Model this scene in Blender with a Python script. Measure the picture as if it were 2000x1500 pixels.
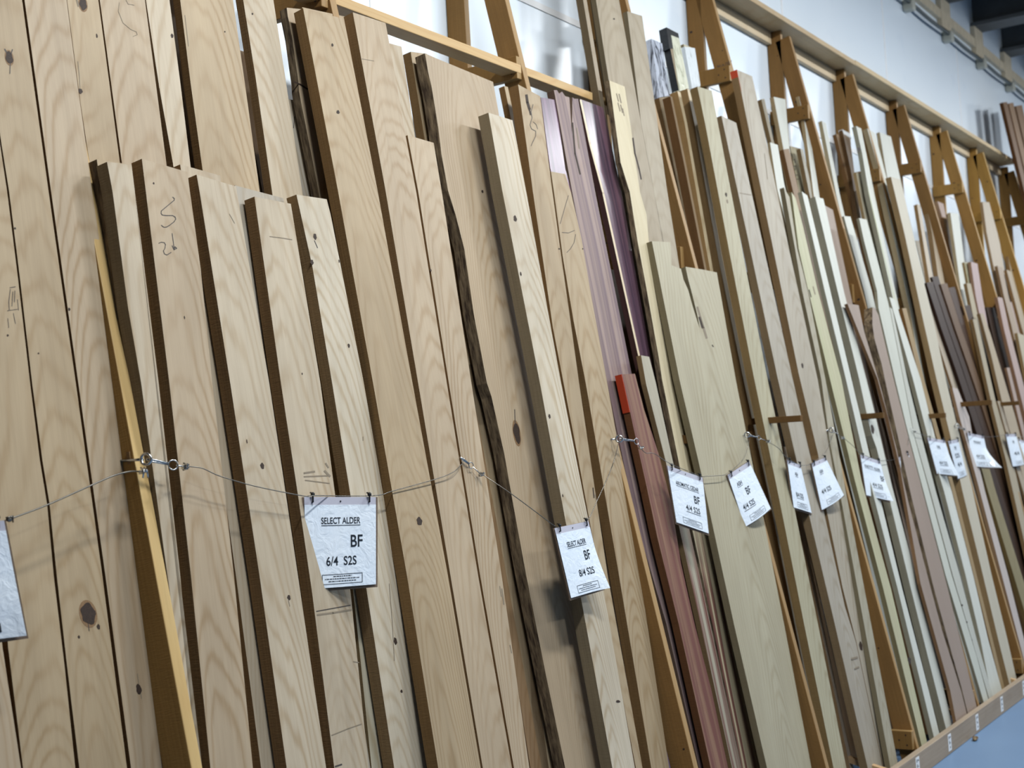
import bpy, bmesh, math, random
from mathutils import Vector, Matrix
for o in list(bpy.data.objects): bpy.data.objects.remove(o, do_unlink=True)
C = bpy.context.scene.collection
rnd = random.Random(7)

# ------------------------------------------------------------------ camera
H = 1.933                       # eye height above the blue floor
F = 2638.85                     # focal length in pixels of the 2000 px wide frame
YAW, PIT, ROL = math.radians(33.3845), math.radians(3.0591), math.radians(-3.2320)
fwd = Vector((math.cos(PIT)*math.cos(YAW), math.cos(PIT)*math.sin(YAW), math.sin(PIT)))
r0 = Vector((math.sin(YAW), -math.cos(YAW), 0.0)); u0 = r0.cross(fwd)
rt = math.cos(ROL)*r0 + math.sin(ROL)*u0
up = -math.sin(ROL)*r0 + math.cos(ROL)*u0
CAM = Vector((0, 0, H))
cd = bpy.data.cameras.new('camera'); cam = bpy.data.objects.new('camera', cd); C.objects.link(cam)
cam.matrix_world = Matrix(((rt.x, up.x, -fwd.x, 0), (rt.y, up.y, -fwd.y, 0), (rt.z, up.z, -fwd.z, H), (0, 0, 0, 1)))
cd.sensor_width = 36.0; cd.lens = F/2000*36; cd.clip_start = .05; cd.clip_end = 200
cd.dof.use_dof = True; cd.dof.focus_distance = 4.6; cd.dof.aperture_fstop = 4.0
bpy.context.scene.camera = cam

# ------------------------------------------------------------------ exposure, world, lamps
vs = bpy.context.scene.view_settings
vs.view_transform = 'Standard'; vs.look = 'None'; vs.gamma = 1.0; vs.use_curve_mapping = False
vs.exposure = 0.28
w = bpy.data.worlds.new('hall_ambient_fill'); bpy.context.scene.world = w; w.use_nodes = True  # even cool ambient fill added for the open hall
w.node_tree.nodes['Background'].inputs[0].default_value = (.80, .90, 1.0, 1)
w.node_tree.nodes['Background'].inputs[1].default_value = .13

def area(name, loc, sx, sy, power, col, rot=(0, 0, 0)):
    l = bpy.data.lights.new(name, 'AREA'); l.shape = 'RECTANGLE'; l.size = sx; l.size_y = sy
    l.energy = power; l.color = col
    o = bpy.data.objects.new(name, l); C.objects.link(o); o.location = loc; o.rotation_euler = rot
    return o
COOL = (.93, .97, 1.0)
TILT = math.radians(12)       # tilt added to the lamps so they brighten the wall
LAMPS = [(2.3, .2, 5.9, 190), (5.4, .2, 5.9, 150), (8.6, .2, 5.9, 110), (12.0, .2, 5.9, 125), (15.6, .2, 5.9, 135), (19.4, .2, 5.9, 150),
         (3.5, -3.4, 5.9, 90), (9.5, -3.4, 5.9, 80), (15.5, -3.4, 5.9, 80)]
for i, (x, y, z, p) in enumerate(LAMPS):
    area('ceiling_lamp', (x, y, z), 1.3, .3, p, COOL, (TILT, 0, 0))

# ------------------------------------------------------------------ helpers
def lin(c):
    return tuple(((v/255)/12.92 if v/255 <= .04045 else ((v/255+.055)/1.055)**2.4) for v in c)
def ray(p):
    return fwd*F + rt*(p[0]-1000) - up*(p[1]-750)
def at_y(p, y):
    v = ray(p); return CAM + v*(y/v.y)
def at_x(p, x):
    v = ray(p); return CAM + v*(x/v.x)
PL = {'A': (2.915, .13), 'B': (2.915, .16), 'C': (2.90, .18), 'L': (2.88, .209), 'D': (2.885, .17), 'E': (2.95, .12)}
def at(p, pl, o=0.0):           # point where a pixel's ray meets a leaning plane, o metres towards the aisle
    y0, k = PL[pl]; n = math.sqrt(1+k*k)
    v = ray(p); t = (y0 - o*n)/(v.y - k*v.z)
    return CAM + v*t
def yplane(pl, o, z):           # y of that plane at world height z
    y0, k = PL[pl]; return y0 - o*math.sqrt(1+k*k) + k*(z-H)
def tag(o, label=None, cat=None, group=None, kind=None):
    if label: o['label'] = label
    if cat: o['category'] = cat
    if group: o['group'] = group
    if kind: o['kind'] = kind
    return o
def empty(name, loc):
    o = bpy.data.objects.new(name, None); C.objects.link(o); o.location = loc; o.empty_display_size = .1
    return o
def link(name, bm, mats, parent=None, mw=None, smooth=False):
    me = bpy.data.meshes.new(name); bm.normal_update(); bm.to_mesh(me); bm.free()
    for m in mats: me.materials.append(m)
    o = bpy.data.objects.new(name, me); C.objects.link(o)
    if mw is not None: o.matrix_world = mw
    if parent is not None:
        o.parent = parent
        pm = Matrix.Translation(parent.location) if parent.type == 'EMPTY' else parent.matrix_world
        o.matrix_parent_inverse = pm.inverted()
    if smooth:
        for f in me.polygons: f.use_smooth = True
    return o
def obb(bm, mi=0, *, o, a, b, c):
    """box from corner o with edge vectors a, b, c"""
    o, a, b, c = map(Vector, (o, a, b, c))
    vs_ = [bm.verts.new(o+a*i+b*j+c*k) for i in (0, 1) for j in (0, 1) for k in (0, 1)]
    fs = []
    for q in ((0, 1, 3, 2), (4, 6, 7, 5), (0, 4, 5, 1), (2, 3, 7, 6), (0, 2, 6, 4), (1, 5, 7, 3)):
        f = bm.faces.new([vs_[i] for i in q]); f.material_index = mi; fs.append(f)
    return fs
def box(bm, lo, hi, mi=0):
    return obb(bm, mi, o=lo, a=(hi[0]-lo[0], 0, 0), b=(0, hi[1]-lo[1], 0), c=(0, 0, hi[2]-lo[2]))
def bev(bm, w=.003):
    bmesh.ops.recalc_face_normals(bm, faces=bm.faces[:])
    bmesh.ops.bevel(bm, geom=[e for e in bm.edges], offset=w, segments=2, affect='EDGES', profile=.5)
def tube(bm, pts, r, seg=8, mi=0, closed=False):
    pts = [Vector(p) for p in pts]; n = len(pts); rings = []
    prev = None
    for i, p in enumerate(pts):
        if closed: t = pts[(i+1) % n]-pts[i-1]
        else: t = (pts[min(i+1, n-1)]-pts[max(i-1, 0)])
        t.normalize()
        a = prev if prev is not None else (Vector((0, 0, 1)) if abs(t.z) < .9 else Vector((1, 0, 0)))
        b = t.cross(a).normalized(); a = b.cross(t).normalized(); prev = a
        rings.append([bm.verts.new(p+(a*math.cos(2*math.pi*k/seg)+b*math.sin(2*math.pi*k/seg))*r) for k in range(seg)])
    m = n if closed else n-1
    for i in range(m):
        A, B_ = rings[i], rings[(i+1) % n]
        for k in range(seg):
            f = bm.faces.new((A[k], A[(k+1) % seg], B_[(k+1) % seg], B_[k])); f.material_index = mi; f.smooth = True
    if not closed:
        bm.faces.new(list(reversed(rings[0]))).material_index = mi; bm.faces.new(rings[-1]).material_index = mi
def smoothline(pts, per=6):
    pts = [Vector(p) for p in pts]; out = []
    P = [pts[0]]+pts+[pts[-1]]
    for i in range(1, len(P)-2):
        for k in range(per):
            t = k/per; a, b, c, d = P[i-1], P[i], P[i+1], P[i+2]
            out.append(.5*((2*b)+(c-a)*t+(2*a-5*b+4*c-d)*t*t+(3*b-a-3*c+d)*t*t*t))
    out.append(pts[-1]); return out

# ------------------------------------------------------------------ materials
class N:
    def __init__(s, name):
        s.m = bpy.data.materials.new(name); s.m.use_nodes = True; s.t = s.m.node_tree
        s.b = s.t.nodes['Principled BSDF']
    def n(s, typ, **kw):
        x = s.t.nodes.new(typ)
        for k, v in kw.items():
            if k == 'i':
                for a, b in v.items():
                    if hasattr(b, 'is_output') or isinstance(b, bpy.types.NodeSocket): s.t.links.new(b, x.inputs[a])
                    else: x.inputs[a].default_value = b
            else: setattr(x, k, v)
        return x
    def math(s, op, a, b=0.0, c=None, clamp=False):
        i = {0: a, 1: b}
        if c is not None: i[2] = c
        return s.n('ShaderNodeMath', operation=op, use_clamp=clamp, i=i).outputs[0]
    def vm(s, op, a, b):
        return s.n('ShaderNodeVectorMath', operation=op, i={0: a, 1: b}).outputs[0]
    def noise(s, vec, scale, det=2.0, rough=.5, dist=0.0):
        return s.n('ShaderNodeTexNoise', i={'Vector': vec, 'Scale': scale, 'Detail': det, 'Roughness': rough, 'Distortion': dist}).outputs[0]
    def mix(s, f, a, b, mode='MIX'):
        x = s.n('ShaderNodeMix', data_type='RGBA', blend_type=mode)
        for sock, v in ((x.inputs[0], f), (x.inputs[6], a), (x.inputs[7], b)):
            if isinstance(v, bpy.types.NodeSocket): s.t.links.new(v, sock)
            else: sock.default_value = v if not isinstance(v, tuple) or len(v) == 4 else (*v, 1)
        return x.outputs[2]
    def mapr(s, v, a, b, c=0.0, d=1.0):
        return s.n('ShaderNodeMapRange', clamp=True, i={0: v, 1: a, 2: b, 3: c, 4: d}).outputs[0]
    def setup(s):
        s.geo = s.n('ShaderNodeTexCoord').outputs['Object']
        oi = s.n('ShaderNodeObjectInfo'); s.col = oi.outputs['Color']; s.seed = oi.outputs['Alpha']
    def out(s, col, rough=.55, bump=None, bs=.15, bd=.002, spec=.3, coat=0.0):
        def p(sock, v):
            if isinstance(v, bpy.types.NodeSocket): s.t.links.new(v, s.b.inputs[sock])
            else: s.b.inputs[sock].default_value = v if not isinstance(v, tuple) or len(v) == 4 else (*v, 1)
        p('Base Color', col); p('Roughness', rough); p('Specular IOR Level', spec); p('Coat Weight', coat)
        if bump is not None:
            bn = s.n('ShaderNodeBump', i={'Height': bump, 'Strength': bs, 'Distance': bd})
            s.t.links.new(bn.outputs[0], s.b.inputs['Normal'])
        return s.m

def wood(name, ring=.16, streak=.10, blotch=.10, freq=1000.0, arch=.05, ringcol=(.80, .70, .56), heart=None, rough=.55, coat=0.0, gloss=False, zfade=None):
    s = N(name); s.setup()
    sx = s.n('ShaderNodeSeparateXYZ', i={0: s.geo})
    X, Y, Z = sx.outputs
    off = s.n('ShaderNodeCombineXYZ', i={0: s.math('MULTIPLY', s.seed, 37.0), 1: s.math('MULTIPLY', s.seed, 91.0), 2: s.math('MULTIPLY', s.seed, 53.0)}).outputs[0]
    P = s.vm('ADD', s.geo, off)
    low = s.noise(s.vm('MULTIPLY', P, (3.0, 3.0, .55)), 1.0, 2.0)
    warp = s.math('MULTIPLY', s.math('SUBTRACT', low, .5), .16)
    fine = s.math('MULTIPLY', s.math('SUBTRACT', s.noise(s.vm('MULTIPLY', P, (20.0, 20.0, 3.0)), 1.0, 3.0), .5), .016)
    sh = s.math('MULTIPLY', s.math('SUBTRACT', s.math('FRACT', s.math('MULTIPLY', s.seed, 7.31)), .5), .16)
    x1 = s.math('ADD', s.math('ADD', X, warp), sh)
    d = s.math('ADD', s.math('MULTIPLY', Z, arch), s.math('ADD', .012, s.math('MULTIPLY', s.math('FRACT', s.math('MULTIPLY', s.seed, 13.7)), .05)))
    d = s.math('ADD', d, s.math('MULTIPLY', s.math('SUBTRACT', s.noise(s.vm('MULTIPLY', P, (1.0, 1.0, 1.1)), 1.0, 1.0), .5), .10))
    r = s.math('ADD', s.math('SQRT', s.math('ADD', s.math('MULTIPLY', x1, x1), s.math('MULTIPLY', d, d))), fine)
    rg = s.math('SINE', s.math('MULTIPLY', r, freq))
    rg = s.math('POWER', s.math('ADD', s.math('MULTIPLY', rg, .5), .5), 3.0)
    vis = s.mapr(s.noise(s.vm('MULTIPLY', P, (7.0, 7.0, .9)), 1.0, 2.0), .35, .68, .25, 1.0)
    rgm = s.math('MULTIPLY', s.math('MULTIPLY', rg, vis), ring*2.2)
    base = s.col
    if heart:
        hm = s.noise(s.vm('MULTIPLY', s.n('ShaderNodeCombineXYZ', i={0: s.math('ADD', X, s.math('MULTIPLY', warp, .6)), 1: s.seed, 2: s.math('MULTIPLY', Z, .22)}).outputs[0], (26.0, 9.0, 1.0)), 1.0, 3.0, .6)
        hf = s.mapr(hm, heart[1], heart[2])
        if zfade: hf = s.math('MULTIPLY', hf, s.mapr(Z, zfade[0], zfade[1], 1.0, 0.0))
        base = s.mix(hf, base, heart[0])
    c = s.mix(rgm, base, s.mix(1.0, base, ringcol, 'MULTIPLY'))
    st = s.noise(s.vm('MULTIPLY', P, (60.0, 60.0, .8)), 1.0, 3.0, .6)
    fb = s.noise(s.vm('MULTIPLY', P, (420.0, 420.0, 9.0)), 1.0, 2.0)
    bl = s.noise(s.vm('MULTIPLY', P, (5.0, 5.0, 1.6)), 1.0, 3.0)
    k = s.math('ADD', s.math('MULTIPLY', s.math('SUBTRACT', st, .5), streak*4), s.math('MULTIPLY', s.math('SUBTRACT', bl, .5), blotch*2.6))
    k = s.math('ADD', s.math('ADD', k, s.math('MULTIPLY', s.math('SUBTRACT', fb, .5), .20)), 1.0)
    c = s.mix(1.0, c, s.n('ShaderNodeCombineColor', i={0: k, 1: s.math('POWER', k, 1.08), 2: s.math('POWER', k, 1.2)}).outputs[0], 'MULTIPLY')
    return s.out(c, rough, s.math('ADD', s.math('MULTIPLY', fb, .6), s.math('MULTIPLY', rg, .4)), .12, .001, .35 if not gloss else .5, coat)

def edgewood(name, tint=(.56, .44, .29), saw=.25, wm=.45):  # tint carries the rough brown of the sides plus some of their shade
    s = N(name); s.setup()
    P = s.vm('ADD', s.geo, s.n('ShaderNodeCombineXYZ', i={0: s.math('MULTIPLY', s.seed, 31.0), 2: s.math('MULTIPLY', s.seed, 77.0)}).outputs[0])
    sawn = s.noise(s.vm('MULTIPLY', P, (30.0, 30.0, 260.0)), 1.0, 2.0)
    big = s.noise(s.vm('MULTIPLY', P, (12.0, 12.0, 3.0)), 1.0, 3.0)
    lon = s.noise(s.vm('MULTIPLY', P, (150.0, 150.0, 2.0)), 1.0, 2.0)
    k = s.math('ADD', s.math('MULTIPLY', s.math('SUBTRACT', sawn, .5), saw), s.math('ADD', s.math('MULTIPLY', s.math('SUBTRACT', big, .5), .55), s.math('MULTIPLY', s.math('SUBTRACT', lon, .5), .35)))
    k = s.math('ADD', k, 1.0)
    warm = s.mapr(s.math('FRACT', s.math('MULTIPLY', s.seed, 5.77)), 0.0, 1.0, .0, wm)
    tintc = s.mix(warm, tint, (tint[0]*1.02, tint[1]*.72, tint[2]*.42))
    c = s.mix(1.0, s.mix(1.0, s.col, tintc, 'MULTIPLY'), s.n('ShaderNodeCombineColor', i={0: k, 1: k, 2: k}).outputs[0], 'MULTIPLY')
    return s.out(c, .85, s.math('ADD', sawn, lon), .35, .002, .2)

def plain(name, col, rough=.5, metal=0.0, spec=.4, var=0.0, scale=30.0, coat=0.0):
    s = N(name)
    c = (*lin(col), 1)
    if var:
        g = s.n('ShaderNodeTexCoord').outputs['Object']
        nz = s.noise(g, scale, 4.0, .6)
        k = s.mapr(nz, .3, .7, 1-var, 1+var)
        c = s.mix(1.0, c, s.n('ShaderNodeCombineColor', i={0: k, 1: k, 2: k}).outputs[0], 'MULTIPLY')
    m = s.out(c, rough, spec=spec, coat=coat); s.b.inputs['Metallic'].default_value = metal
    return m

M = {}
M['alder'] = wood('alder_face', ring=.34, streak=.07, blotch=.20, freq=600, arch=.085, ringcol=(.72, .62, .48))
M['ash'] = wood('ash_face', ring=.36, streak=.07, blotch=.14, freq=400, arch=.11, ringcol=(.76, .71, .62))
M['maple'] = wood('maple_face', ring=.05, streak=.04, blotch=.05, freq=500)
M['poplar'] = wood('poplar_face', ring=.08, streak=.12, blotch=.10, freq=420, heart=((.40, .42, .24, 1), .52, .66))
M['cedar'] = wood('cedar_face', ring=.12, streak=.10, blotch=.10, freq=500, heart=((.15, .062, .048, 1), .38, .56))
M['cedarlow'] = wood('cedar_face_pale_top', ring=.12, streak=.10, blotch=.10, freq=500, heart=((.15, .062, .048, 1), .42, .56), zfade=(1.2, 1.75))
M['purple'] = wood('purpleheart_face', ring=.10, streak=.16, blotch=.12, freq=520, heart=((.15, .10, .105, 1), .42, .62))
M['plum'] = wood('dark_purple_face', ring=.10, streak=.18, blotch=.16, freq=520, heart=((.05, .03, .045, 1), .45, .62), rough=.28, gloss=True)
M['walnut'] = wood('walnut_face', ring=.2, streak=.18, blotch=.2, freq=600)
M['pine'] = wood('pine_face', ring=.16, streak=.07, blotch=.10, freq=420, arch=.03, ringcol=(.75, .55, .32))
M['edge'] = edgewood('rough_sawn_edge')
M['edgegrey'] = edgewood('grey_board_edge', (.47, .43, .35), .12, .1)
M['pineedge'] = edgewood('pine_side_shaded', (.66, .56, .42), .08, .12)
M['knot'] = plain('dark_knot', (48, 34, 24), .7, var=.5, scale=300)
M['knotring'] = plain('knot_ring', (120, 92, 62), .7, var=.3, scale=300)
M['ink'] = plain('pencil_mark', (62, 56, 52), .6)
M['faint'] = plain('faint_stain', (122, 110, 92), .7)
M['sap'] = plain('cream_sapwood', (206, 188, 158), .5, var=.08)
M['red'] = plain('red_end_paint', (176, 60, 26), .55)
M['blackpaint'] = plain('black_end_seal', (30, 31, 33), .35, var=.5, scale=60)
M['metal'] = plain('zinc_metal', (190, 190, 188), .22, 1.0)
M['wire'] = plain('steel_cable', (120, 116, 108), .35, 1.0)
M['blackclip'] = plain('black_zip_tie', (16, 16, 17), .4)
M['backing'] = plain('hardboard_backing', (112, 94, 78), .6, var=.15, scale=120)
M['header'] = plain('clear_sleeve_header', (196, 194, 204), .25, spec=.6, coat=.5)
M['print'] = plain('black_print', (34, 40, 48), .45)

def bark(name):
    s = N(name); g = s.n('ShaderNodeTexCoord').outputs['Object']
    a = s.noise(g, 70.0, 5.0, .7, .6); b = s.noise(g, 14.0, 3.0)
    c = s.mix(s.mapr(a, .45, .75), (.010, .008, .007, 1), (.075, .052, .038, 1))
    c = s.mix(s.mapr(b, .6, .75), c, (.16, .10, .05, 1))
    return s.out(c, .9, a, .9, .008, .2)
M['bark'] = bark('dark_bark')
def barkedge(name):
    s = N(name); g = s.n('ShaderNodeTexCoord').outputs['Object']
    a = s.noise(s.vm('MULTIPLY', g, (60.0, 60.0, 12.0)), 1.0, 4.0, .6)
    c = s.mix(s.mapr(a, .35, .7), (.05, .032, .02, 1), (.26, .19, .11, 1))
    return s.out(c, .85, a, .6, .004, .2)
M['barkedge'] = barkedge('brown_live_edge')
def paper(name):
    s = N(name); g = s.n('ShaderNodeTexCoord').outputs['Object']
    a = s.noise(g, 9.0, 2.0); b = s.noise(g, 28.0, 3.0, .55, 1.2)
    c = s.mix(s.mapr(a, .3, .7), (.80, .88, .96, 1), (.88, .94, .99, 1))
    return s.out(c, .16, b, .5, .006, .5, .8)
M['paper'] = paper('glossy_sleeved_paper')
def wrap(name, base, dark, a=.45, b=.7):
    s = N(name); g = s.n('ShaderNodeTexCoord').outputs['Object']
    n1 = s.noise(s.vm('MULTIPLY', g, (30.0, 30.0, 7.0)), 1.0, 4.0, .6, 1.0)
    c = s.mix(s.mapr(n1, a, b), (*lin(base), 1), (*lin(dark), 1))
    return s.out(c, .2, n1, .6, .006, .6, .5)
M['wrapgrey'] = wrap('grey_plastic_wrap', (190, 196, 208), (52, 54, 62), .45, .62)
M['wrapyellow'] = wrap('yellowish_plastic_wrap', (222, 222, 200), (120, 122, 84), .5, .75)
M['wrapwhite'] = wrap('white_plastic_wrap', (226, 232, 234), (150, 156, 152), .55, .8)
def panelwall(name):
    s = N(name); g = s.n('ShaderNodeTexCoord').outputs['Object']
    a = s.noise(g, .8, 2.0); b = s.noise(g, 3.5, 3.0)
    c = s.mix(s.mapr(a, .3, .7), (.74, .82, .89, 1), (.79, .86, .92, 1))
    c = s.mix(s.mapr(b, .62, .8, 0, .35), c, (.60, .70, .82, 1))
    return s.out(c, .28, a, .05, .02, .45)
M['wall'] = panelwall('white_wall_panels')
def floorm(name):
    s = N(name); g = s.n('ShaderNodeTexCoord').outputs['Object']
    a = s.noise(g, 1.2, 4.0); b = s.noise(g, 60.0, 3.0); d = s.noise(g, 11.0, 2.0)
    c = s.mix(s.mapr(a, .3, .7), (.12, .205, .335, 1), (.14, .235, .38, 1))
    c = s.mix(s.mapr(b, .66, .72, 0, .4), c, (.09, .13, .2, 1))
    c = s.mix(s.mapr(d, .72, .78, 0, .5), c, (.08, .12, .2, 1))
    return s.out(c, .38, b, .05, .002, .4)
M['floor'] = floorm('blue_painted_concrete')
M['deck'] = plain('dark_roof_deck', (58, 60, 62), .7, var=.2, scale=3)
M['joist'] = plain('grey_steel_joist', (84, 86, 86), .6, var=.15, scale=6)
M['timber'] = plain('tan_painted_timber', (196, 182, 156), .6, var=.12, scale=12)
M['pipe'] = plain('dark_conduit', (66, 74, 74), .4, .3)
M['isol'] = plain('grey_bracket', (172, 172, 160), .5)
M['fixture'] = plain('white_lamp_housing', (225, 226, 226), .5)
M['kerb'] = wood('kerb_face', ring=.1, streak=.12, blotch=.2, freq=420)

# ------------------------------------------------------------------ boards
LENB = 0.05
def setcol(o, col, seed=None):
    c = [v*.78 for v in lin(col)]; o.color = (c[0], c[1], c[2], rnd.random() if seed is None else seed)
def board(kind, col, pl, off, t, L, R, label, group=None, mat=None, edge='edge', knots=(), strokes=(), zb=LENB, ztop=None,
          name=None, cat='board', top=None, capL=None, seed=None, notch=(), ledge=None, endmat=None):
    """one leaning board: L and R are the two long edges of its front face, top to foot"""
    L3 = [at(p, pl, off) for p in L]; R3 = [at(p, pl, off) for p in R]
    span = min(L3[0].z-L3[-1].z, R3[0].z-R3[-1].z)
    dl, dr = L3[0]-L3[-1], R3[0]-R3[-1]
    if span > 1.6: sl, sr = dl.x/dl.z, dr.x/dr.z
    elif span > .55: sl = sr = max(-.06, min(.06, (dl.x/dl.z+dr.x/dr.z)/2))
    else: sl = sr = 0.0
    kk = PL[pl][1]
    def ext(P, z, end):
        a = P[end]; sx_ = sl if P is L3 else sr
        return a+Vector((sx_, kk, 1))*(z-a.z)
    if ztop is not None:
        L3.insert(0, ext(L3, ztop, 0)); R3.insert(0, ext(R3, ztop, 0))
    if zb is not None:
        if L3[-1].z > zb+.02: L3.append(ext(L3, zb, -1))
        if R3[-1].z > zb+.02: R3.append(ext(R3, zb, -1))
    T3 = [at(p, pl, off) for p in (top or [])]
    k = PL[pl][1]
    n = Vector((0, 1, -k)).normalized()
    foot = (L3[-1]+R3[-1])/2; head = (L3[0]+R3[0])/2
    zax = (head-foot).normalized(); xax = n.cross(zax).normalized(); zax = xax.cross(n)
    mw = Matrix(((xax.x, n.x, zax.x, foot.x), (xax.y, n.y, zax.y, foot.y), (xax.z, n.z, zax.z, foot.z), (0, 0, 0, 1)))
    inv = mw.inverted()
    bm = bmesh.new()
    poly = [inv@p for p in L3]+[inv@p for p in reversed(R3)]+[inv@p for p in reversed(T3)]
    nl, nr, nt = len(L3), len(R3), len(T3)
    A = [bm.verts.new((p.x, 0, p.z)) for p in poly]; Bv = [bm.verts.new((p.x, t, p.z)) for p in poly]
    ff = bm.faces.new(A); fb = bm.faces.new(list(reversed(Bv))); ff.material_index = 0; fb.material_index = 0
    m = len(poly)
    for i in range(m):
        j = (i+1) % m
        f = bm.faces.new((A[j], A[i], Bv[i], Bv[j]))
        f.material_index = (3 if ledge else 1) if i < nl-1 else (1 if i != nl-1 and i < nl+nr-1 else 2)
    bmesh.ops.recalc_face_normals(bm, faces=bm.faces[:])
    def patch(pts, mi, lift=.0006):
        v = []
        for p in pts:
            q = inv@at(p, pl, off); v.append(bm.verts.new((q.x, -lift, q.z)))
        f = bm.faces.new(v); f.material_index = mi; f.normal_update()
        if f.normal.y > 0: f.normal_flip()
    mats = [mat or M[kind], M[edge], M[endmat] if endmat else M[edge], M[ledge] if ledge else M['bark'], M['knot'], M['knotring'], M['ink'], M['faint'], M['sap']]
    for kx, ky, rx, ry in knots:
        if rx*ry > 60:
            patch([(kx+rx*1.25*math.cos(a)+.16*ry*1.2*math.sin(a), ky+ry*1.3*math.sin(a)) for a in [i*math.pi/10 for i in range(20)]], 5, .0004)
        patch([(kx+rx*(1+.13*math.sin(5*a+kx))*math.cos(a)+.16*ry*math.sin(a), ky+ry*(1+.1*math.sin(3*a+ky))*math.sin(a)) for a in [i*math.pi/12 for i in range(24)]], 4, .0009)
    for wd, mi, pts in strokes:
        for a, b in zip(pts[:-1], pts[1:]):
            dx, dy = b[0]-a[0], b[1]-a[1]; l = math.hypot(dx, dy) or 1; nx, ny = -dy/l*wd/2, dx/l*wd/2; ex, ey = dx/l*wd*.3, dy/l*wd*.3
            patch([(a[0]+nx-ex, a[1]+ny-ey), (b[0]+nx+ex, b[1]+ny+ey), (b[0]-nx+ex, b[1]-ny+ey), (a[0]-nx-ex, a[1]-ny-ey)], mi, .0007)
    o = link(name or ('cedar' if kind == 'cedarlow' else kind)+'_board', bm, mats, mw=mw)
    setcol(o, col, seed); tag(o, label, cat, group)
    return o
def endcap(par, pl, off, t, poly, name, mat, label, lift=.004):
    """a sleeve or painted end over the top of a board; poly = pixel outline of its front"""
    P = [at(p, pl, off) for p in poly]; n = Vector((0, 1, -PL[pl][1])).normalized()
    bm = bmesh.new()
    A = [bm.verts.new(p-n*lift) for p in P]; Bv = [bm.verts.new(p+n*(t+lift)) for p in P]
    bm.faces.new(A); bm.faces.new(list(reversed(Bv)))
    for i in range(len(P)):
        j = (i+1) % len(P); bm.faces.new((A[j], A[i], Bv[i], Bv[j]))
    bmesh.ops.recalc_face_normals(bm, faces=bm.faces[:])
    c = sum(P, Vector())/len(P)
    for v in bm.verts:      # a hair wider than the board
        v.co = c+(v.co-c)*1.012
    o = link(name, bm, [M[mat]], parent=par); o['label'] = label
    return o

AL = (174, 153, 121); AL2 = (179, 159, 131); AL3 = (187, 171, 146); PALE = (200, 187, 164)
ASHC = (178, 169, 143); GREY = (172, 163, 147); WHITE = (212, 213, 202); CREAM = (194, 185, 160); PINK = (160, 142, 128)
POPC = (188, 183, 150); BRN = (140, 112, 80); WALC = (60, 42, 30); PINEC = (206, 164, 104)

# ================================================================== THE SETTING
WY = 3.66                                     # face of the long wall
bm = bmesh.new(); box(bm, (-6, WY, 0), (24, WY+.2, 7.4))
tag(link('wall_back', bm, [M['wall']]), kind='structure')
bm = bmesh.new(); box(bm, (-6, -9, -.1), (24, WY, 0))
tag(link('floor', bm, [M['floor']]), kind='structure')
bm = bmesh.new(); box(bm, (-6, -9, 7.2), (24, WY, 7.4))
tag(link('ceiling', bm, [M['deck']]), kind='structure')
bm = bmesh.new(); box(bm, (23.8, -9, 0), (24, WY, 7.2))
tag(link('wall_end', bm, [M['wall']]), kind='structure')
bm = bmesh.new(); box(bm, (-6.2, -9, 0), (-6, WY+.2, 7.4))
tag(link('wall_left_unseen', bm, [M['deck']]), kind='structure')  # unseen dark wall added to cut light from the left
# seam strips between the wall panels
ti = 0
for zz in (4.30,):
    bm = bmesh.new(); box(bm, (-3, WY-.006, zz-.018), (23.8, WY, zz+.018)); ti += 1
    tag(link('trim_%d' % ti, bm, [M['fixture']]), kind='structure')
for xx in (4.6, 7.05, 9.5, 11.95, 14.4):
    bm = bmesh.new(); box(bm, (xx-.012, WY-.004, 2.0), (xx+.012, WY, 6.0)); ti += 1
    tag(link('trim_%d' % ti, bm, [M['fixture']]), kind='structure')
# joists, the posts under them, timber band and conduit
for n_ in range(-2, 7):
    xj = 15.22+1.3*n_
    if xj < 12: continue
    bm = bmesh.new()
    box(bm, (xj-.16, -8.9, H+4.41), (xj+.16, WY-.002, H+4.45)); box(bm, (xj-.02, -8.9, H+4.45), (xj+.02, WY-.002, 7.198)); box(bm, (xj-.16, -8.9, 7.15), (xj+.16, WY-.002, 7.198))
    ti += 1
    tag(link('trim_%d' % ti, bm, [M['joist']]), kind='structure')
    bm = bmesh.new(); box(bm, (xj-.17, WY-.05, H+4.10), (xj+.17, WY-.001, H+4.41)); bev(bm, .004); ti += 1
    tag(link('trim_%d' % ti, bm, [M['timber']]), kind='structure')
bm = bmesh.new(); box(bm, (-3, WY-.045, H+4.17), (23.7, WY-.001, H+4.27)); ti += 1
tag(link('trim_%d' % ti, bm, [M['timber']]), kind='structure')
cond = empty('conduit_pipe', (12, WY-.07, H+4.04)); tag(cond, 'dark conduit pipe clipped along the top of the white wall', 'pipe')
bm = bmesh.new(); tube(bm, [(x_, WY-.07, H+4.04-.012*(math.sin((x_-13.9)*math.pi/1.3)**2)) for x_ in [10+i*.13 for i in range(100)]], .018, 8)
link('pipe', bm, [M['pipe']], parent=cond)
for n_ in range(-2, 6):
    xj = 13.92+1.3*n_
    bm = bmesh.new(); box(bm, (xj-.05, WY-.105, H+3.965), (xj+.05, WY-.002, H+4.075)); bev(bm, .018)
    link('pipe_bracket', bm, [M['isol']], parent=cond)
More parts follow.
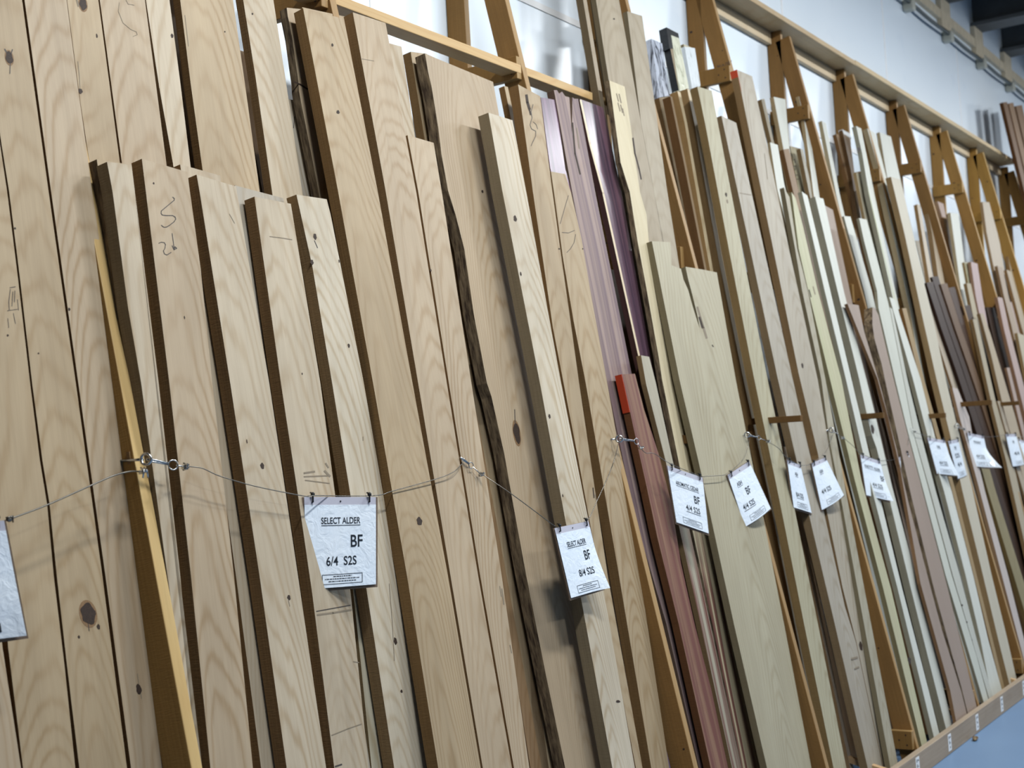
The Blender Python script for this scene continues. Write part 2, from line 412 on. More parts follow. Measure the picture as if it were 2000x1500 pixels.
# lamp housings of the ceiling lamps
for (x, y, z, p) in LAMPS:
    bm = bmesh.new(); box(bm, (-.68, -.17, .02), (.68, .17, .09)); bev(bm, .01)
    bmesh.ops.transform(bm, matrix=Matrix.Translation((x, y, z))@Matrix.Rotation(TILT, 4, 'X'), verts=bm.verts)
    for s_ in (-.5, .5): box(bm, (x+s_-.004, y-.03, z+.06), (x+s_+.004, y-.022, 7.2))
    tag(link('ceiling_light', bm, [M['fixture']]), 'white ceiling light fixture above the aisle', 'light', 'ceiling light fixtures above the aisle')

# ================================================================== THE RACK
X0, SP = 2.5384, 1.33104
def FX(i): return X0+SP*i
TOPZ = H+2.955
UPZ = {0: 1.72, 1: 1.72, 2: 1.72}
def legpt(i, z, back=0.0):       # front line of leg i at world height z
    return Vector((FX(i), 2.88+.209*(z-H)+back, z))
seen_mark = {4: True}
where = {0: 'yellow front edge beside the pencilled board', 1: 'mostly hidden behind the tall boards, crossbar at the top edge',
         2: 'left of the tall grey boards, with the long rails nailed to it', 3: 'half hidden behind the wide pale ash board',
         4: 'fourth from the right of the open ones, scribble above its crossbar', 5: 'rising behind the white boards, first under the full top shelf',
         6: 'with doubled front leg where the top shelf steps', 7: 'next beyond the stepped shelf joint', 8: 'with a clear letter A shape over white wall',
         9: 'with a broken looking crossbar behind a pale board', 10: 'under the far end of the top shelf', 11: 'beyond the end of the top shelf beside dark boards'}
for i in range(-1, 12):
    x1 = FX(i); fr = empty('rack_frame', (x1-.02, 3.2, 0))
    if i in where: tag(fr, 'pine rack frame, '+where[i], 'rack frame', 'pine frames of the lumber rack')
    else: tag(fr, 'pine rack frame of upright and leaning leg left of the picture', 'rack frame', 'pine frames of the lumber rack')
    col = (190, 156, 100) if i in (0, 8, 9, 10) else (164, 132, 88) if i % 2 else (172, 140, 94)
    if i == 0: col = (206, 174, 116)
    if i == 9: col = (200, 164, 96)
    def part(nm, bm_, mw=None, c=None):
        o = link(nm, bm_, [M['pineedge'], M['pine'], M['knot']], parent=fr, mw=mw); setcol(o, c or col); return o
    def twobyfour(nm, p0, p1, wvec, tvec, c=None):
        """timber from p0 to p1; wvec wide side, tvec thickness; side faces get the shaded species look"""
        d = p1-p0; L_ = d.length; zax = d/L_; xax = tvec.normalized(); yax = zax.cross(xax)
        mw = Matrix(((xax.x, yax.x, zax.x, p0.x), (xax.y, yax.y, zax.y, p0.y), (xax.z, yax.z, zax.z, p0.z), (0, 0, 0, 1)))
        b = bmesh.new(); wl = wvec.length*(1 if wvec.dot(yax) > 0 else -1)
        box(b, (0, min(0, wl), 0), (tvec.length, max(0, wl), L_))
        bev(b, .003)
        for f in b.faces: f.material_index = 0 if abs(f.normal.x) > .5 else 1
        for q in range(6 if i in (2, 3, 4, 5, 8, 9) else 0):      # knots on the broad side
            zc = L_*(.08+.16*q+.1*rnd.random()); yc = wl*(.2+.6*rnd.random()); rr = .005+.008*rnd.random()
            f = b.faces.new([b.verts.new((-.0008, yc+rr*math.cos(-a_*math.pi/6), zc+rr*.7*math.sin(-a_*math.pi/6))) for a_ in range(12)])
            f.normal_update(); f.material_index = 2
            if f.normal.x > 0: f.normal_flip()
        return part(nm, b, mw, c)
    twobyfour('stud', Vector((x1-.038, 3.55, 0)), Vector((x1-.038, 3.55, TOPZ)), Vector((0, .105, 0)), Vector((.038, 0, 0)))
    n = Vector((0, 1, -.209)).normalized()
    a = legpt(i, .02); b = legpt(i, H+2.90)
    twobyfour('leg', a+Vector((-.038, 0, 0)), b+Vector((-.038, 0, 0)), n*.110, Vector((.038, 0, 0)))
    uz = UPZ.get(i, 2.27)
    bars = [(H+uz, .10, .0), (H+.93, .13, .0), (H-1.817, .107, .0)]
    if i in (0, 1, 2): bars = [(H+1.715, .105, 0), (H-1.817, .107, 0)]
    if i == 6: bars[0] = (H+2.0, .10, 0)
    if i == 9: bars[0] = (H+2.17, .10, 0)
    for (z_, h_, _) in bars:
        yf = 2.88+.209*(z_+h_/2-H)+(.05 if h_ == .13 else .004)
        bmx = bmesh.new(); box(bmx, (0, 0, 0), (.038, 3.652-yf, h_)); bev(bmx, .003)
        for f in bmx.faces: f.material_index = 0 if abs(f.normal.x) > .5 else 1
        # dark screw heads on the face that looks down the aisle
        for (sy, sz) in ((.03, .25), (.075, .5), (.035, .78)):
            c_ = [bmx.verts.new((-.0008, sy+.005*math.cos(q*math.pi/4), h_*sz+.005*math.sin(q*math.pi/4))) for q in range(8)]
            f = bmx.faces.new(c_); f.material_index = 2
            f.normal_update()
            if f.normal.x > 0: f.normal_flip()
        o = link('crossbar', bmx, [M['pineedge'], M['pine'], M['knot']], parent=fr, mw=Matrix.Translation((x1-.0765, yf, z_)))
        setcol(o, (col[0]-4, col[1]-4, col[2]-8))
        if i == 4 and z_ > H+2: o['label'] = 'crossbar below a line of dark handwriting'
# handwriting on the fourth open frame's leg
def ribbon(bm, pts3, wd, nrm, mi=0):
    for a, b in zip(pts3[:-1], pts3[1:]):
        d = (b-a).normalized(); s_ = d.cross(nrm).normalized()*wd/2
        f = bm.faces.new([bm.verts.new(q) for q in (a+s_, b+s_, b-s_, a-s_)]); f.material_index = mi
bm = bmesh.new()
for pts in ([(1401, 134), (1402, 127), (1404, 132), (1406, 126), (1407, 133)], [(1409, 132), (1410, 126)], [(1412, 131), (1412, 125), (1416, 130)],
            [(1418, 129), (1417, 123), (1421, 122), (1421, 128)], [(1423, 128), (1423, 118), (1426, 126)], [(1427, 121), (1429, 118)]):
    ribbon(bm, [at_x(p, FX(4)-.0388) for p in pts], .003, Vector((-1, 0, 0)))
fr4 = [o for o in C.objects if o.name.startswith('rack_frame')][5]
o = link('handwriting', bm, [M['ink']], parent=fr4); o['label'] = 'dark scribbled handwriting above the crossbar'

def timber(name, lo, hi, col, label, cat, group=None, mi_front=1):
    L_ = hi[0]-lo[0]
    bm = bmesh.new(); box(bm, (-(hi[2]-lo[2])/2, 0, 0), ((hi[2]-lo[2])/2, hi[1]-lo[1], L_)); bev(bm, .003)
    mw = Matrix(((0, 0, 1, lo[0]), (0, 1, 0, lo[1]), (-1, 0, 0, (lo[2]+hi[2])/2), (0, 0, 0, 1)))
    o = link(name, bm, [M['pine']], mw=mw); setcol(o, col); tag(o, label, cat, group); return o
timber('top_shelf', (-1.4, 3.45, H+2.957), (FX(6)-.05, WY-.002, H+2.995), (196, 170, 130), 'long pine top shelf board, near length, ending at the stepped joint', 'shelf')
timber('top_shelf', (FX(6)-.045, 3.45, H+2.962), (15.78, WY-.002, H+3.003), (204, 180, 138), 'long pine top shelf board, far length, from the stepped joint to the dark boards', 'shelf')
for i in range(-1, 11):
    timber('ledger_rail', (FX(i)+.003, 3.62, H+2.865), (FX(i+1)-.041, WY-.002, H+2.954), (214, 192, 156),
           'light pine ledger on the wall under the top shelf, in the gap between two uprights', 'rail', 'wall ledgers between the uprights')
for i, nm in ((0, 'pale flat pine rail crossing the wall above the front short boards'), (1, 'pale flat pine rail across the top, between the two nearest visible legs'), (2, 'flat pine rail running from the nailed crossbar to the tall grey boards')):
    timber('shelf_rail', (FX(i)+.002, 3.252, H+1.742), (FX(i+1)-.040, 3.34, H+1.783), (206, 172, 120), nm, 'rail')

# kerb along the floor with its white stickers
kr = empty('floor_kerb', (8, 2.46, 0)); tag(kr, 'long worn wooden kerb board standing on the blue floor at the foot of the rack', 'kerb')
bm = bmesh.new(); box(bm, (-.067, 0, 0), (.067, .04, 24)); bev(bm, .004)
o = link('kerb_board', bm, [M['kerb']], parent=kr, mw=Matrix(((0, 0, 1, -2.0), (0, 1, 0, 2.44), (-1, 0, 0, .0672), (0, 0, 0, 1)))); setcol(o, (168, 150, 128))
STK = [((1785, 1491), (1793, 1491), (1802, 1522), (1794, 1526)), ((1846, 1444), (1858, 1441), (1864, 1467), (1854, 1474)), ((1902, 1404), (1909, 1401), (1917, 1425), (1908, 1431)),
       ((1950, 1369), (1957, 1365), (1964, 1387), (1957, 1392)), ((1993, 1337), (2000, 1333), (2006, 1352), (2000, 1358))]
for q in STK:
    P = [at_y(p, 2.4392) for p in q]
    x_a, x_b = min(p.x for p in P), max(p.x for p in P); cx = sum(p.x for p in P)/4
    bm = bmesh.new(); wd = .062
    box(bm, (cx-wd/2, 2.4385, .02), (cx+wd/2, 2.4398, .118))
    def mark(x_, z_, a_, b_):
        f = bm.faces.new([bm.verts.new(v) for v in ((x_, 2.4381, z_), (x_+a_, 2.4381, z_), (x_+a_, 2.4381, z_+b_), (x_, 2.4381, z_+b_))]); f.material_index = 1
    mark(cx-.018, .090, .012, .018); mark(cx+.004, .094, .016, .010); mark(cx-.014, .060, .012, .020); mark(cx+.004, .062, .010, .008); mark(cx-.004, .034, .014, .012)
    bmesh.ops.recalc_face_normals(bm, faces=[f for f in bm.faces if f.material_index == 0])
    link('sticker', bm, [M['fixture'], M['print']], parent=kr)
# little lump of wood at the foot of the kerb
bm = bmesh.new(); p = at_y((1905, 1440), 2.40); p.z = .012
bmesh.ops.create_icosphere(bm, subdivisions=2, radius=.02, matrix=Matrix.Translation(p)@Matrix.Diagonal((2.0, .8, .55, 1)))
for v in bm.verts: v.co += Vector((rnd.uniform(-.004, .004),)*3)
tag(link('wood_chip', bm, [M['barkedge']]), 'small brown splinter of wood on the blue floor against the kerb', 'debris')

# sloping sleepers the boards stand on
SL = [7.30, 8.87, 10.19, 5.9, 4.55, 3.2, 11.5, 12.9]
for j, x in enumerate(SL):
    bm = bmesh.new(); obb(bm, o=(0, 0, -.034), a=(.038, 0, 0), b=(0, .95, .25), c=(0, 0, .034)); bev(bm, .002)
    o = link('floor_sleeper', bm, [M['pine']], mw=Matrix.Translation((x-.038, 2.485, H-1.815))); setcol(o, (196, 162, 120))
    tag(o, ['sloping pine sleeper behind the kerb, left of the pinkish wide boards foot', 'sloping pine sleeper behind the kerb, right of the two white strips foot', 'sloping pine sleeper behind the kerb, farthest one at the right edge',
            'sloping pine sleeper behind the kerb, below the picture edge'][min(j, 3)], 'sleeper', 'sloping sleepers behind the kerb')

# stub ends of the divider pegs between the boards
for (tip, hgt, dep, ty, lab) in (((1568, 817), .034, .30, 2.70, 'short brown divider peg crossing in front of the grey-white boards above the cable'),
                        ((1358, 857), .042, .08, 2.868, 'small square divider peg end beside the pale cedar board above the cedar sign'),
                        ((1728, 811), .036, .3, 2.77, 'small brown divider peg on the pinkish board above the fifth cable hook'),
                        ((1848, 811), .034, .3, 2.76, 'short dark divider peg right of the white strip above the far signs'),
                        ((1938, 786), .037, .36, 2.66, 'long dark divider peg over the black gap near the right edge'),
                        ((1992, 787), .034, .3, 2.74, 'last divider peg, touching the right edge of the picture')):
    p = at_y(tip, ty)
    bm = bmesh.new(); box(bm, (-.034, 0, -hgt/2), (0, dep, hgt/2)); bev(bm, .002)
    o = link('divider_peg', bm, [M['pineedge']], mw=Matrix.Translation(p)); setcol(o, (132, 106, 70)); tag(o, lab, 'peg', 'divider pegs of the rack')

# ================================================================== THE BOARDS
# --- bay left of the yellow leg: knotty boards running out of the top of the picture
TA = 3.75
board('alder', AL2, 'A', -0.018, .03, [(-60, 1265), (-30, 1500)], [(5, 1265), (41, 1500)], 'alder board showing at the bottom left corner below the cut-off sign', ztop=2.2)
board('alder', AL, 'A', -0.018, .03, [(-62, 275), (-22, 750), (16, 1265), (45, 1500)], [(-1, 275), (14, 375), (34, 535), (59, 750), (78, 900), (92, 985), (105, 1125), (126, 1300), (147, 1500)],
      'leftmost tall alder board with a splintered grain patch, half covered by the cut-off sign', ztop=TA,
      knots=[(15, 655, 2, 2)], strokes=[(1.2, 6, [(20, 565), (17, 590), (18, 605)]), (1.2, 6, [(19, 562), (30, 560)]), (1.2, 6, [(25, 570), (23, 598)]), (1.2, 6, [(29, 568), (28, 590)]), (1.0, 6, [(14, 607), (34, 604)]), (1.0, 6, [(15, 622), (17, 640)]), (1.0, 6, [(26, 612), (30, 632)]), (1.0, 6, [(34, 585), (36, 606)])])
board('alder', AL, 'A', -0.018, .03, [(2, 275), (18, 375), (38, 535), (63, 750), (83, 900), (97, 985), (111, 1125), (131, 1300), (155, 1500)],
      [(43, 0), (95, 375), (148, 748), (200, 1125), (248, 1500)], 'tall alder board with a dark hole near its top and a round knot below', ztop=TA,
      knots=[(18, 113, 7, 12), (172, 1199, 14, 21), (29, 446, 2, 2), (75, 690, 1.5, 1.5), (192, 1224, 3, 5), (154, 1244, 2, 3)], strokes=[(1.6, 6, [(20, 122), (19, 144)]), (2.2, 6, [(14, 105), (9, 96)]), (2.2, 6, [(21, 106), (24, 97)]), (1.4, 6, [(172, 1218), (174, 1232)])])
board('alder', AL2, 'A', -0.018, .03, [(48, 0), (100, 375), (153, 748), (206, 1125), (256, 1500)], [(130, 0), (153, 177), (172, 312), (180, 375), (190, 440), (207, 560), (225, 700), (235, 750), (250, 880), (282, 1125), (330, 1500)],
      'tall alder board left of the yellow rack leg, eye shaped knot near its foot', ztop=TA,
      knots=[(271, 1346, 5, 10), (135, 604, 2, 3)], strokes=[(1.2, 7, [(268, 1316), (271, 1336)]), (1.2, 7, [(275, 1355), (276, 1364)])])
board('alder', AL, 'A', -.045, .03, [(131, 0), (157, 200), (174, 312), (190, 440)], [(192, 0), (234, 317), (252, 440)], 'tall alder board with a large grey knot at the top edge of the picture', ztop=TA, zb=.06,
      knots=[(162, 8, 7, 12), (157, 178, 4, 5), (189, 70, 1.5, 4)], strokes=[(1.2, 7, [(152, 120), (155, 150), (156, 172)]), (3, 7, [(150, 0), (153, 12)])])
board('alder', AL2, 'A', -.045, .03, [(195, 0), (238, 317)], [(283, 0), (325, 320)], 'tall alder board with faint pencil loops at its top, above the short boards', ztop=TA, zb=.06,
      strokes=[(1, 7, [(233, 5), (231, 22), (240, 45), (256, 58), (266, 62), (268, 68), (260, 71)]), (1, 7, [(246, 0), (250, 8), (262, 10)])])
board('alder', AL3, 'A', -.05, .03, [(285, 0), (311, 170), (338, 320)], [(331, 0), (352, 160), (372, 323)], 'narrow pale tall board just right of the slanting dark gap', ztop=TA, zb=.06, knots=[(336, 70, 2.5, 4)])
board('alder', AL, 'A', -.05, .032, [(352, 0), (372, 160), (395, 327)], [(455, 0), (480, 175), (507, 372)], 'tall alder board with a small knot on its brown rough edge, above the pencilled board', ztop=TA, zb=.06, knots=[(439, 62, 1.2, 1.5)], strokes=[(1.2, 7, [(361, 30), (368, 90)])])
board('alder', AL3, 'A', -.05, .034, [(475, 0), (499, 150), (531, 372)], [(534, 0), (560, 170), (590, 372)], 'pale greyish tall board running out at the top, left of the bark edged narrow board', ztop=TA, zb=.06, knots=[(493, 27, 1.5, 2)])
board('alder', GREY, 'A', -.10, .03, [(545, 192), (575, 372)], [(572, 195), (590, 280), (607, 372)], 'short grey board end in the shadow behind the pale tall board', zb=.06, strokes=[(1.2, 6, [(575, 228), (573, 250)])])
board('alder', AL2, 'A', -.05, .034, [(560, 15), (562, 32), (565, 45), (571, 75), (578, 125), (583, 160)]+[(584, 178), (588, 200), (603, 275), (622, 372)], [(600, 19), (620, 150), (665, 372)], 'narrow board with a wavy dark bark edge, split partway down', zb=.06, ledge='barkedge',
      strokes=[(3, 4, [(574, 160), (586, 165), (600, 174)])])
board('alder', AL, 'A', -.10, .03, [(590, 14), (680, 372)], [(677, 33), (760, 372)], 'board end barely rising between the two long alder boards at the top', zb=.06)

# --- front row of short boards by the yellow leg
board('alder', AL, 'A', 0, .045, [(189, 311), (206, 430), (250, 790)], [(257, 322), (320, 790)], 'short board with a dark splintered top corner, mostly behind the dusty one', zb=.05, edge='barkedge', seed=.2)
board('alder', AL3, 'A', .055, .045, [(209, 316), (220, 375), (250, 600), (276, 750), (310, 1000), (350, 1290), (375, 1500)], [(257, 322), (310, 750), (352, 1125), (386, 1500)], 'short dusty grey board, first in front row right of the yellow leg', edge='edgegrey', seed=.31)
board('alder', AL2, 'A', .055, .045, [(277, 310), (285, 375), (331, 750), (373, 1125), (411, 1500)], [(366, 336), (371, 375), (392, 525), (415, 750), (457, 1125), (494, 1500)],
      'short alder board with a pencilled S and 2b near its top', seed=.9, knots=[(300, 358, 1.5, 2), (360, 620, 1, 3)],
      strokes=[(1.5, 6, [(337, 385), (340.5, 388), (340, 391), (315, 412), (314.5, 417), (317, 420), (325, 421), (337, 421), (342, 424), (343, 428), (340, 433), (331, 440), (325, 443.5), (320, 444), (315, 440)]),
               (1.4, 6, [(310, 475), (315, 473), (321, 474), (323, 478), (322, 485), (319, 490), (321, 496), (326, 498), (334, 493)]),
               (1.4, 6, [(336, 456), (338, 470), (340, 486)]), (1.6, 6, [(336, 480), (340, 488), (341.5, 482), (345, 485), (341, 487)])])
board('alder', AL3, 'A', 0, .045, [(352, 321), (372, 480), (410, 760), (461, 1125), (510, 1500)], [(430, 343), (452, 500), (486, 750)], 'pale board behind the pencilled one, its top just showing between two front boards', seed=.45)
board('alder', AL3, 'A', .055, .045, [(384, 341), (390, 375), (450, 750), (507, 1125), (560, 1500)], [(461, 364), (526, 749), (582, 1125), (637, 1500)],
      'short pale board with two small dark knots beside the first sign, cable crossing it', knots=[(512, 910, 3.5, 6), (564, 1167, 3, 5), (482, 862, 1, 4)], seed=.12, strokes=[(1, 7, [(448, 418), (458, 436)]), (1, 7, [(563, 1172), (566, 1184)])])
board('alder', GREY, 'A', 0, .045, [(459, 362), (500, 640)], [(553, 387), (596, 640)], 'grey shaded board top between the two knotty short boards', seed=.77)
board('alder', AL3, 'A', .055, .045, [(497, 384), (549, 750), (582, 967), (610, 1160), (653, 1500)], [(568, 398), (626, 750), (655, 970), (685, 1160), (720, 1500)],
      'short board with grey smudges, its middle hidden by the first sign', seed=.64, knots=[(590, 730, 1, 2)],
      strokes=[(1.5, 7, [(527, 462), (545, 464), (570, 468)]), (3.5, 7, [(594, 924), (614, 921)]), (2.5, 7, [(594, 931), (640, 929)]), (3, 7, [(636, 905), (641, 913)]), (4, 7, [(634, 920), (644, 930)]), (2, 7, [(596, 938), (643, 944)]),
               (1.8, 6, [(618, 1194), (640, 1190), (684, 1182)]), (3.5, 7, [(620, 1201), (650, 1197), (686, 1191)]), (1.5, 7, [(690, 1292), (701, 1294)]), (2, 7, [(648, 1436), (680, 1423), (706, 1414)]), (3, 6, [(655, 1497), (667, 1493)])])
board('alder', CREAM, 'A', 0, .045, [(585, 400), (640, 800), (690, 1155), (726, 1500)], [(630, 420), (670, 800), (714, 1160), (750, 1500)], 'cream board showing only as a sliver right of the smudged short board', seed=.52)
board('alder', PALE, 'A', .055, .045, [(579, 380), (610, 520), (649, 750), (685, 970), (716, 1152), (770, 1500)], [(638, 389), (646, 420), (711, 750), (776, 1125), (839, 1500)],
      'whitish short board with a knot near its top, last of the front row', seed=.93, edge='edge',
      knots=[(615, 462, 3, 6), (772, 1252, 3, 7), (784, 1350, 2, 3), (681, 675, 2, 4), (609, 512, 3, 5), (662, 510, 1, 3)], strokes=[(1.3, 6, [(614, 470), (620, 484)]), (1.2, 7, [(760, 1140), (766, 1215), (770, 1290)]), (1.2, 7, [(709, 853), (709, 860)])])

# --- long alder boards
board('alder', AL, 'D', 0.06, .045, [(592, 16), (660, 372), (729, 750), (795, 1125), (856, 1500)], [(672, 37), (738, 375), (806, 750), (875, 1125), (939, 1500)],
      'long alder board with a ring knot, directly right of the 6/4 sign', seed=.37, knots=[(649, 88, 2, 3), (660, 219, 3, 3.5), (819, 1018, 5, 8)])
board('alder', AL2, 'D', 0.06, .045, [(689, 24), (753, 372), (817, 750), (880, 1125), (943, 1500)], [(753, 45), (760, 82), (792, 264), (813, 375), (873, 750), (934, 1125), (1000, 1500)], 'long pinkish alder board right of the ring knot board', seed=.58, strokes=[(1, 7, [(707, 115), (730, 119)])])
board('alder', AL3, 'A', -.06, .03, [(745, 80), (780, 269)], [(784, 91), (811, 269)], 'paler board end rising behind the long pinkish board', seed=.1)
board('alder', AL2, 'D', 0.057, .045, [(796, 264), (817, 375), (877, 750), (938, 1125), (1004, 1500)], [(847, 279), (863, 375), (921, 750), (980, 1125), (1034, 1500)], 'long alder board ending lower than its neighbour, eye bolt coming out of its left edge', seed=.83,
      knots=[(841, 528, 1.5, 2.5)], strokes=[(2, 7, [(980, 1150), (984, 1180)]), (1.5, 7, [(976, 1145), (979, 1165)]), (1.5, 7, [(996, 1260), (999, 1275)])])
board('alder', AL, 'A', -.07, .04, [(802, 101), (850, 400), (935, 830)], [(834, 105), (890, 400), (970, 830)], 'brown board standing behind the bark edged wide board', seed=.7)
board('alder', BRN, 'A', -.07, .035, [(960, 1010), (1036, 1500)], [(1000, 1010), (1072, 1500)], 'brown board deep in the black gap beside the big oval knot board', seed=.71, ztop=2.3)
board('alder', AL2, 'A', 0, .05, [(830, 104), (836, 140), (843, 170), (850, 212), (856, 250), (862, 300), (875, 372), (890, 420), (907, 487), (925, 612), (951, 748), (960, 775), (985, 887), (1005, 1000), (1028, 1125), (1065, 1312), (1104, 1500)],
      [(963, 160), (1010, 420), (1059, 748), (1129, 1170), (1194, 1500)], 'wide alder slab with a black bark edge and a big oval knot', seed=.05, ledge='barkedge',
      top=[(850, 113), (915, 140)], knots=[(942, 374, 2, 3), (1009, 846, 6, 20), (910, 748, 1, 2)], strokes=[(1.4, 6, [(1005, 800), (1006, 828)]), (1.2, 7, [(1080, 665), (1083, 672)])])
board('alder', PALE, 'A', 0.096, .052, [(954, 220), (981, 372), (1055, 750), (1105, 1020), (1136, 1175), (1196, 1500)], [(1001, 235), (1028, 375), (1080, 662), (1096, 748), (1146, 1000), (1180, 1160), (1240, 1500)],
      'thick pale board with a small black knot, behind the 8/4 sign', edge='edgegrey', seed=.26, knots=[(1006, 427, 3, 6), (1073, 813, 2, 4.5), (1017, 535, 1.5, 4), (1207, 1370, 4, 2.5), (1099, 968, 1, 3)])
board('alder', AL, 'A', -.06, .03, [(985, 168), (998, 232), (1010, 300)], [(992, 170), (1005, 232), (1018, 300)], 'narrow brown board end below the nailed crossbar', seed=.66)
board('alder', AL, 'A', 0.042, .045, [(1012, 165), (1041, 375), (1080, 640), (1130, 900), (1185, 1200), (1242, 1500)], [(1055, 188), (1079, 375), (1096, 500), (1114, 625), (1131, 748), (1187, 1125), (1255, 1500)],
      'long alder board with a crack and a pencilled squiggle at its top', seed=.49,
      strokes=[(5, 4, [(1028, 186), (1030, 200), (1034, 213)]), (3, 4, [(1033, 210), (1036, 224)]), (1.2, 6, [(1041, 204), (1037, 218), (1039, 230), (1035, 244), (1038, 252), (1046, 256), (1046, 266), (1041, 276), (1037, 285)]), (1, 6, [(1041, 238), (1047, 243), (1050, 252)]), (2, 4, [(1158, 953), (1160, 972)]), (1.4, 7, [(1162, 966), (1165, 980)])], knots=[(1092, 486, 1.5, 1.5)])
board('plum', (120, 90, 110), 'A', -.06, .03, [(1056, 190), (1075, 330), (1100, 420)], [(1085, 195), (1104, 330), (1130, 420)], 'dark glossy purple board in the gap left of the purple pink board', seed=.4)
board('alder', AL, 'A', 0.041, .045, [(1076, 335), (1082, 375), (1099, 500), (1120, 625), (1144, 748), (1207, 1112), (1272, 1500)], [(1104, 340), (1115, 375), (1136, 467), (1152, 562), (1186, 748), (1205, 855), (1250, 1125), (1307, 1500)],
      'alder board with a large pencilled question mark curve, last before the purple board', seed=.21,
      strokes=[(1, 6, [(1110, 382), (1106, 395), (1094, 437)]), (1, 6, [(1098, 454), (1110, 455), (1122, 450)]), (1, 6, [(1124, 458), (1121, 474), (1114, 486), (1107, 493)])], knots=[(1138, 486, 1, 1.5)])

# --- purple and cedar boards
board('purple', (160, 138, 128), 'A', -.055, .04, [(1082, 176), (1117, 372), (1186, 748), (1240, 1010), (1302, 1220), (1366, 1500)], [(1129, 193), (1162, 372), (1230, 712), (1262, 870), (1325, 1220), (1389, 1500)],
      'purple pink streaked board with a torn, cracked top', seed=.33, edge='edgegrey', top=[(1088, 176), (1092, 183), (1098, 179), (1104, 188), (1112, 190), (1117, 262), (1118, 190), (1122, 193)],
      strokes=[(3, 4, [(1118, 240), (1123, 300), (1133, 340)]), (2, 7, [(1126, 250), (1131, 290)])])
board('plum', (112, 84, 96), 'A', -.055, .03, [(1132, 193), (1150, 280), (1176, 375), (1247, 697), (1262, 760)], [(1178, 210), (1214, 375), (1270, 695), (1284, 760)], 'dark glossy purple board with one cream sapwood edge', seed=.18,
      strokes=[(3.5, 8, [(1134, 196), (1152, 280), (1178, 377), (1248, 695)])])
board('cedarlow', (180, 172, 152), 'A', 0, .026, [(1252, 694), (1262, 750), (1300, 900), (1328, 1036), (1369, 1221), (1430, 1500)], [(1268, 697), (1281, 748), (1314, 900), (1347, 1037), (1388, 1221), (1448, 1500)],
      'narrow cedar strip, weathered grey at its top and reddish lower down, behind the cedar sign', seed=.81)
board('cedar', (152, 118, 94), 'A', 0, .035, [(1214, 731), (1219, 750), (1235, 825), (1260, 937), (1284, 1050), (1326, 1220), (1388, 1500)], [(1240, 730), (1258, 800), (1286, 885), (1311, 981), (1330, 1100), (1357, 1220), (1390, 1350), (1422, 1500)],
      'short reddish cedar board with a red painted top edge', seed=.62, knots=[])
board('cedarlow', (208, 194, 160), 'A', .002, .028, [(1190, 157), (1212, 317), (1230, 375), (1245, 470), (1262, 560), (1287, 700), (1293, 740), (1327, 909), (1354, 1042), (1392, 1221), (1449, 1500)],
      [(1220, 169), (1235, 270), (1240, 305), (1250, 375), (1263, 420), (1267, 470), (1278, 545), (1297, 637), (1320, 748), (1357, 915), (1386, 1044), (1423, 1221), (1486, 1500)],
      'cream cedar board with wavy edges and red heartwood near the foot', seed=.24, ledge='barkedge', strokes=[(2, 7, [(1204, 183), (1208, 198)]), (2.2, 7, [(1209, 184), (1213, 201)]), (2, 7, [(1207, 201), (1211, 217)]), (2.2, 7, [(1212, 205), (1216, 220)]), (1.6, 7, [(1216, 212), (1219, 226)]), (3, 4, [(1236, 270), (1240, 300), (1248, 330), (1252, 350)])])
# --- tall grey ash boards at the top
board('ash', (160, 144, 120), 'A', -.07, .04, [(1138, -5), (1173, 205)], [(1145, -5), (1181, 208)], 'first of the tall grey boards, seen nearly edge on, right of the glossy panel reflections', seed=.3, edge='edgegrey', ztop=4.6)
board('ash', (160, 144, 120), 'A', -.09, .018, [(1158, -5), (1176, 120)], [(1164, -5), (1184, 120)], 'thin dark edged tall grey board squeezed beside the widest grey one', seed=.35, edge='edgegrey', ztop=4.6)
board('ash', (164, 150, 126), 'A', -.055, .028, [(1164, 0), (1183, 120), (1196, 200), (1215, 330)], [(1209, 0), (1225, 87), (1252, 240), (1272, 347), (1310, 540)], 'widest tall grey ash board leaving the top of the picture, knot near the top', seed=.55, edge='edgegrey', ztop=4.6, knots=[(1199, 37, 2, 1.5)])
board('ash', (168, 155, 132), 'A', -.055, .028, [(1225, 22), (1252, 238), (1277, 372), (1290, 450)], [(1254, 31), (1275, 175), (1303, 372), (1327, 522)], 'tall grey ash board with a square arching-grain top, left of the black ended board', seed=.64, edge='edgegrey', zb=.06)
# --- wide ash board with the split
board('ash', ASHC, 'B', 0.062, .034, [(1273, 471), (1275, 480), (1327, 741), (1371, 930), (1434, 1221), (1498, 1500)], [(1400, 532), (1437, 741), (1469, 902), (1489, 1002), (1532, 1221), (1585, 1500)],
      'wide pale ash board with bold grain and a long split from its top', seed=.87, edge='edgegrey',
      top=[(1309, 473), (1312, 518), (1330, 525), (1335, 546), (1344, 566), (1352, 595), (1362, 628), (1367, 642), (1362, 615), (1352, 575), (1344, 545), (1339, 521), (1370, 526)],
      strokes=[(4, 4, [(1366, 620), (1372, 640)]), (4, 7, [(1362, 600), (1374, 640), (1380, 660)]), (2, 4, [(1391, 674), (1393, 677)])])
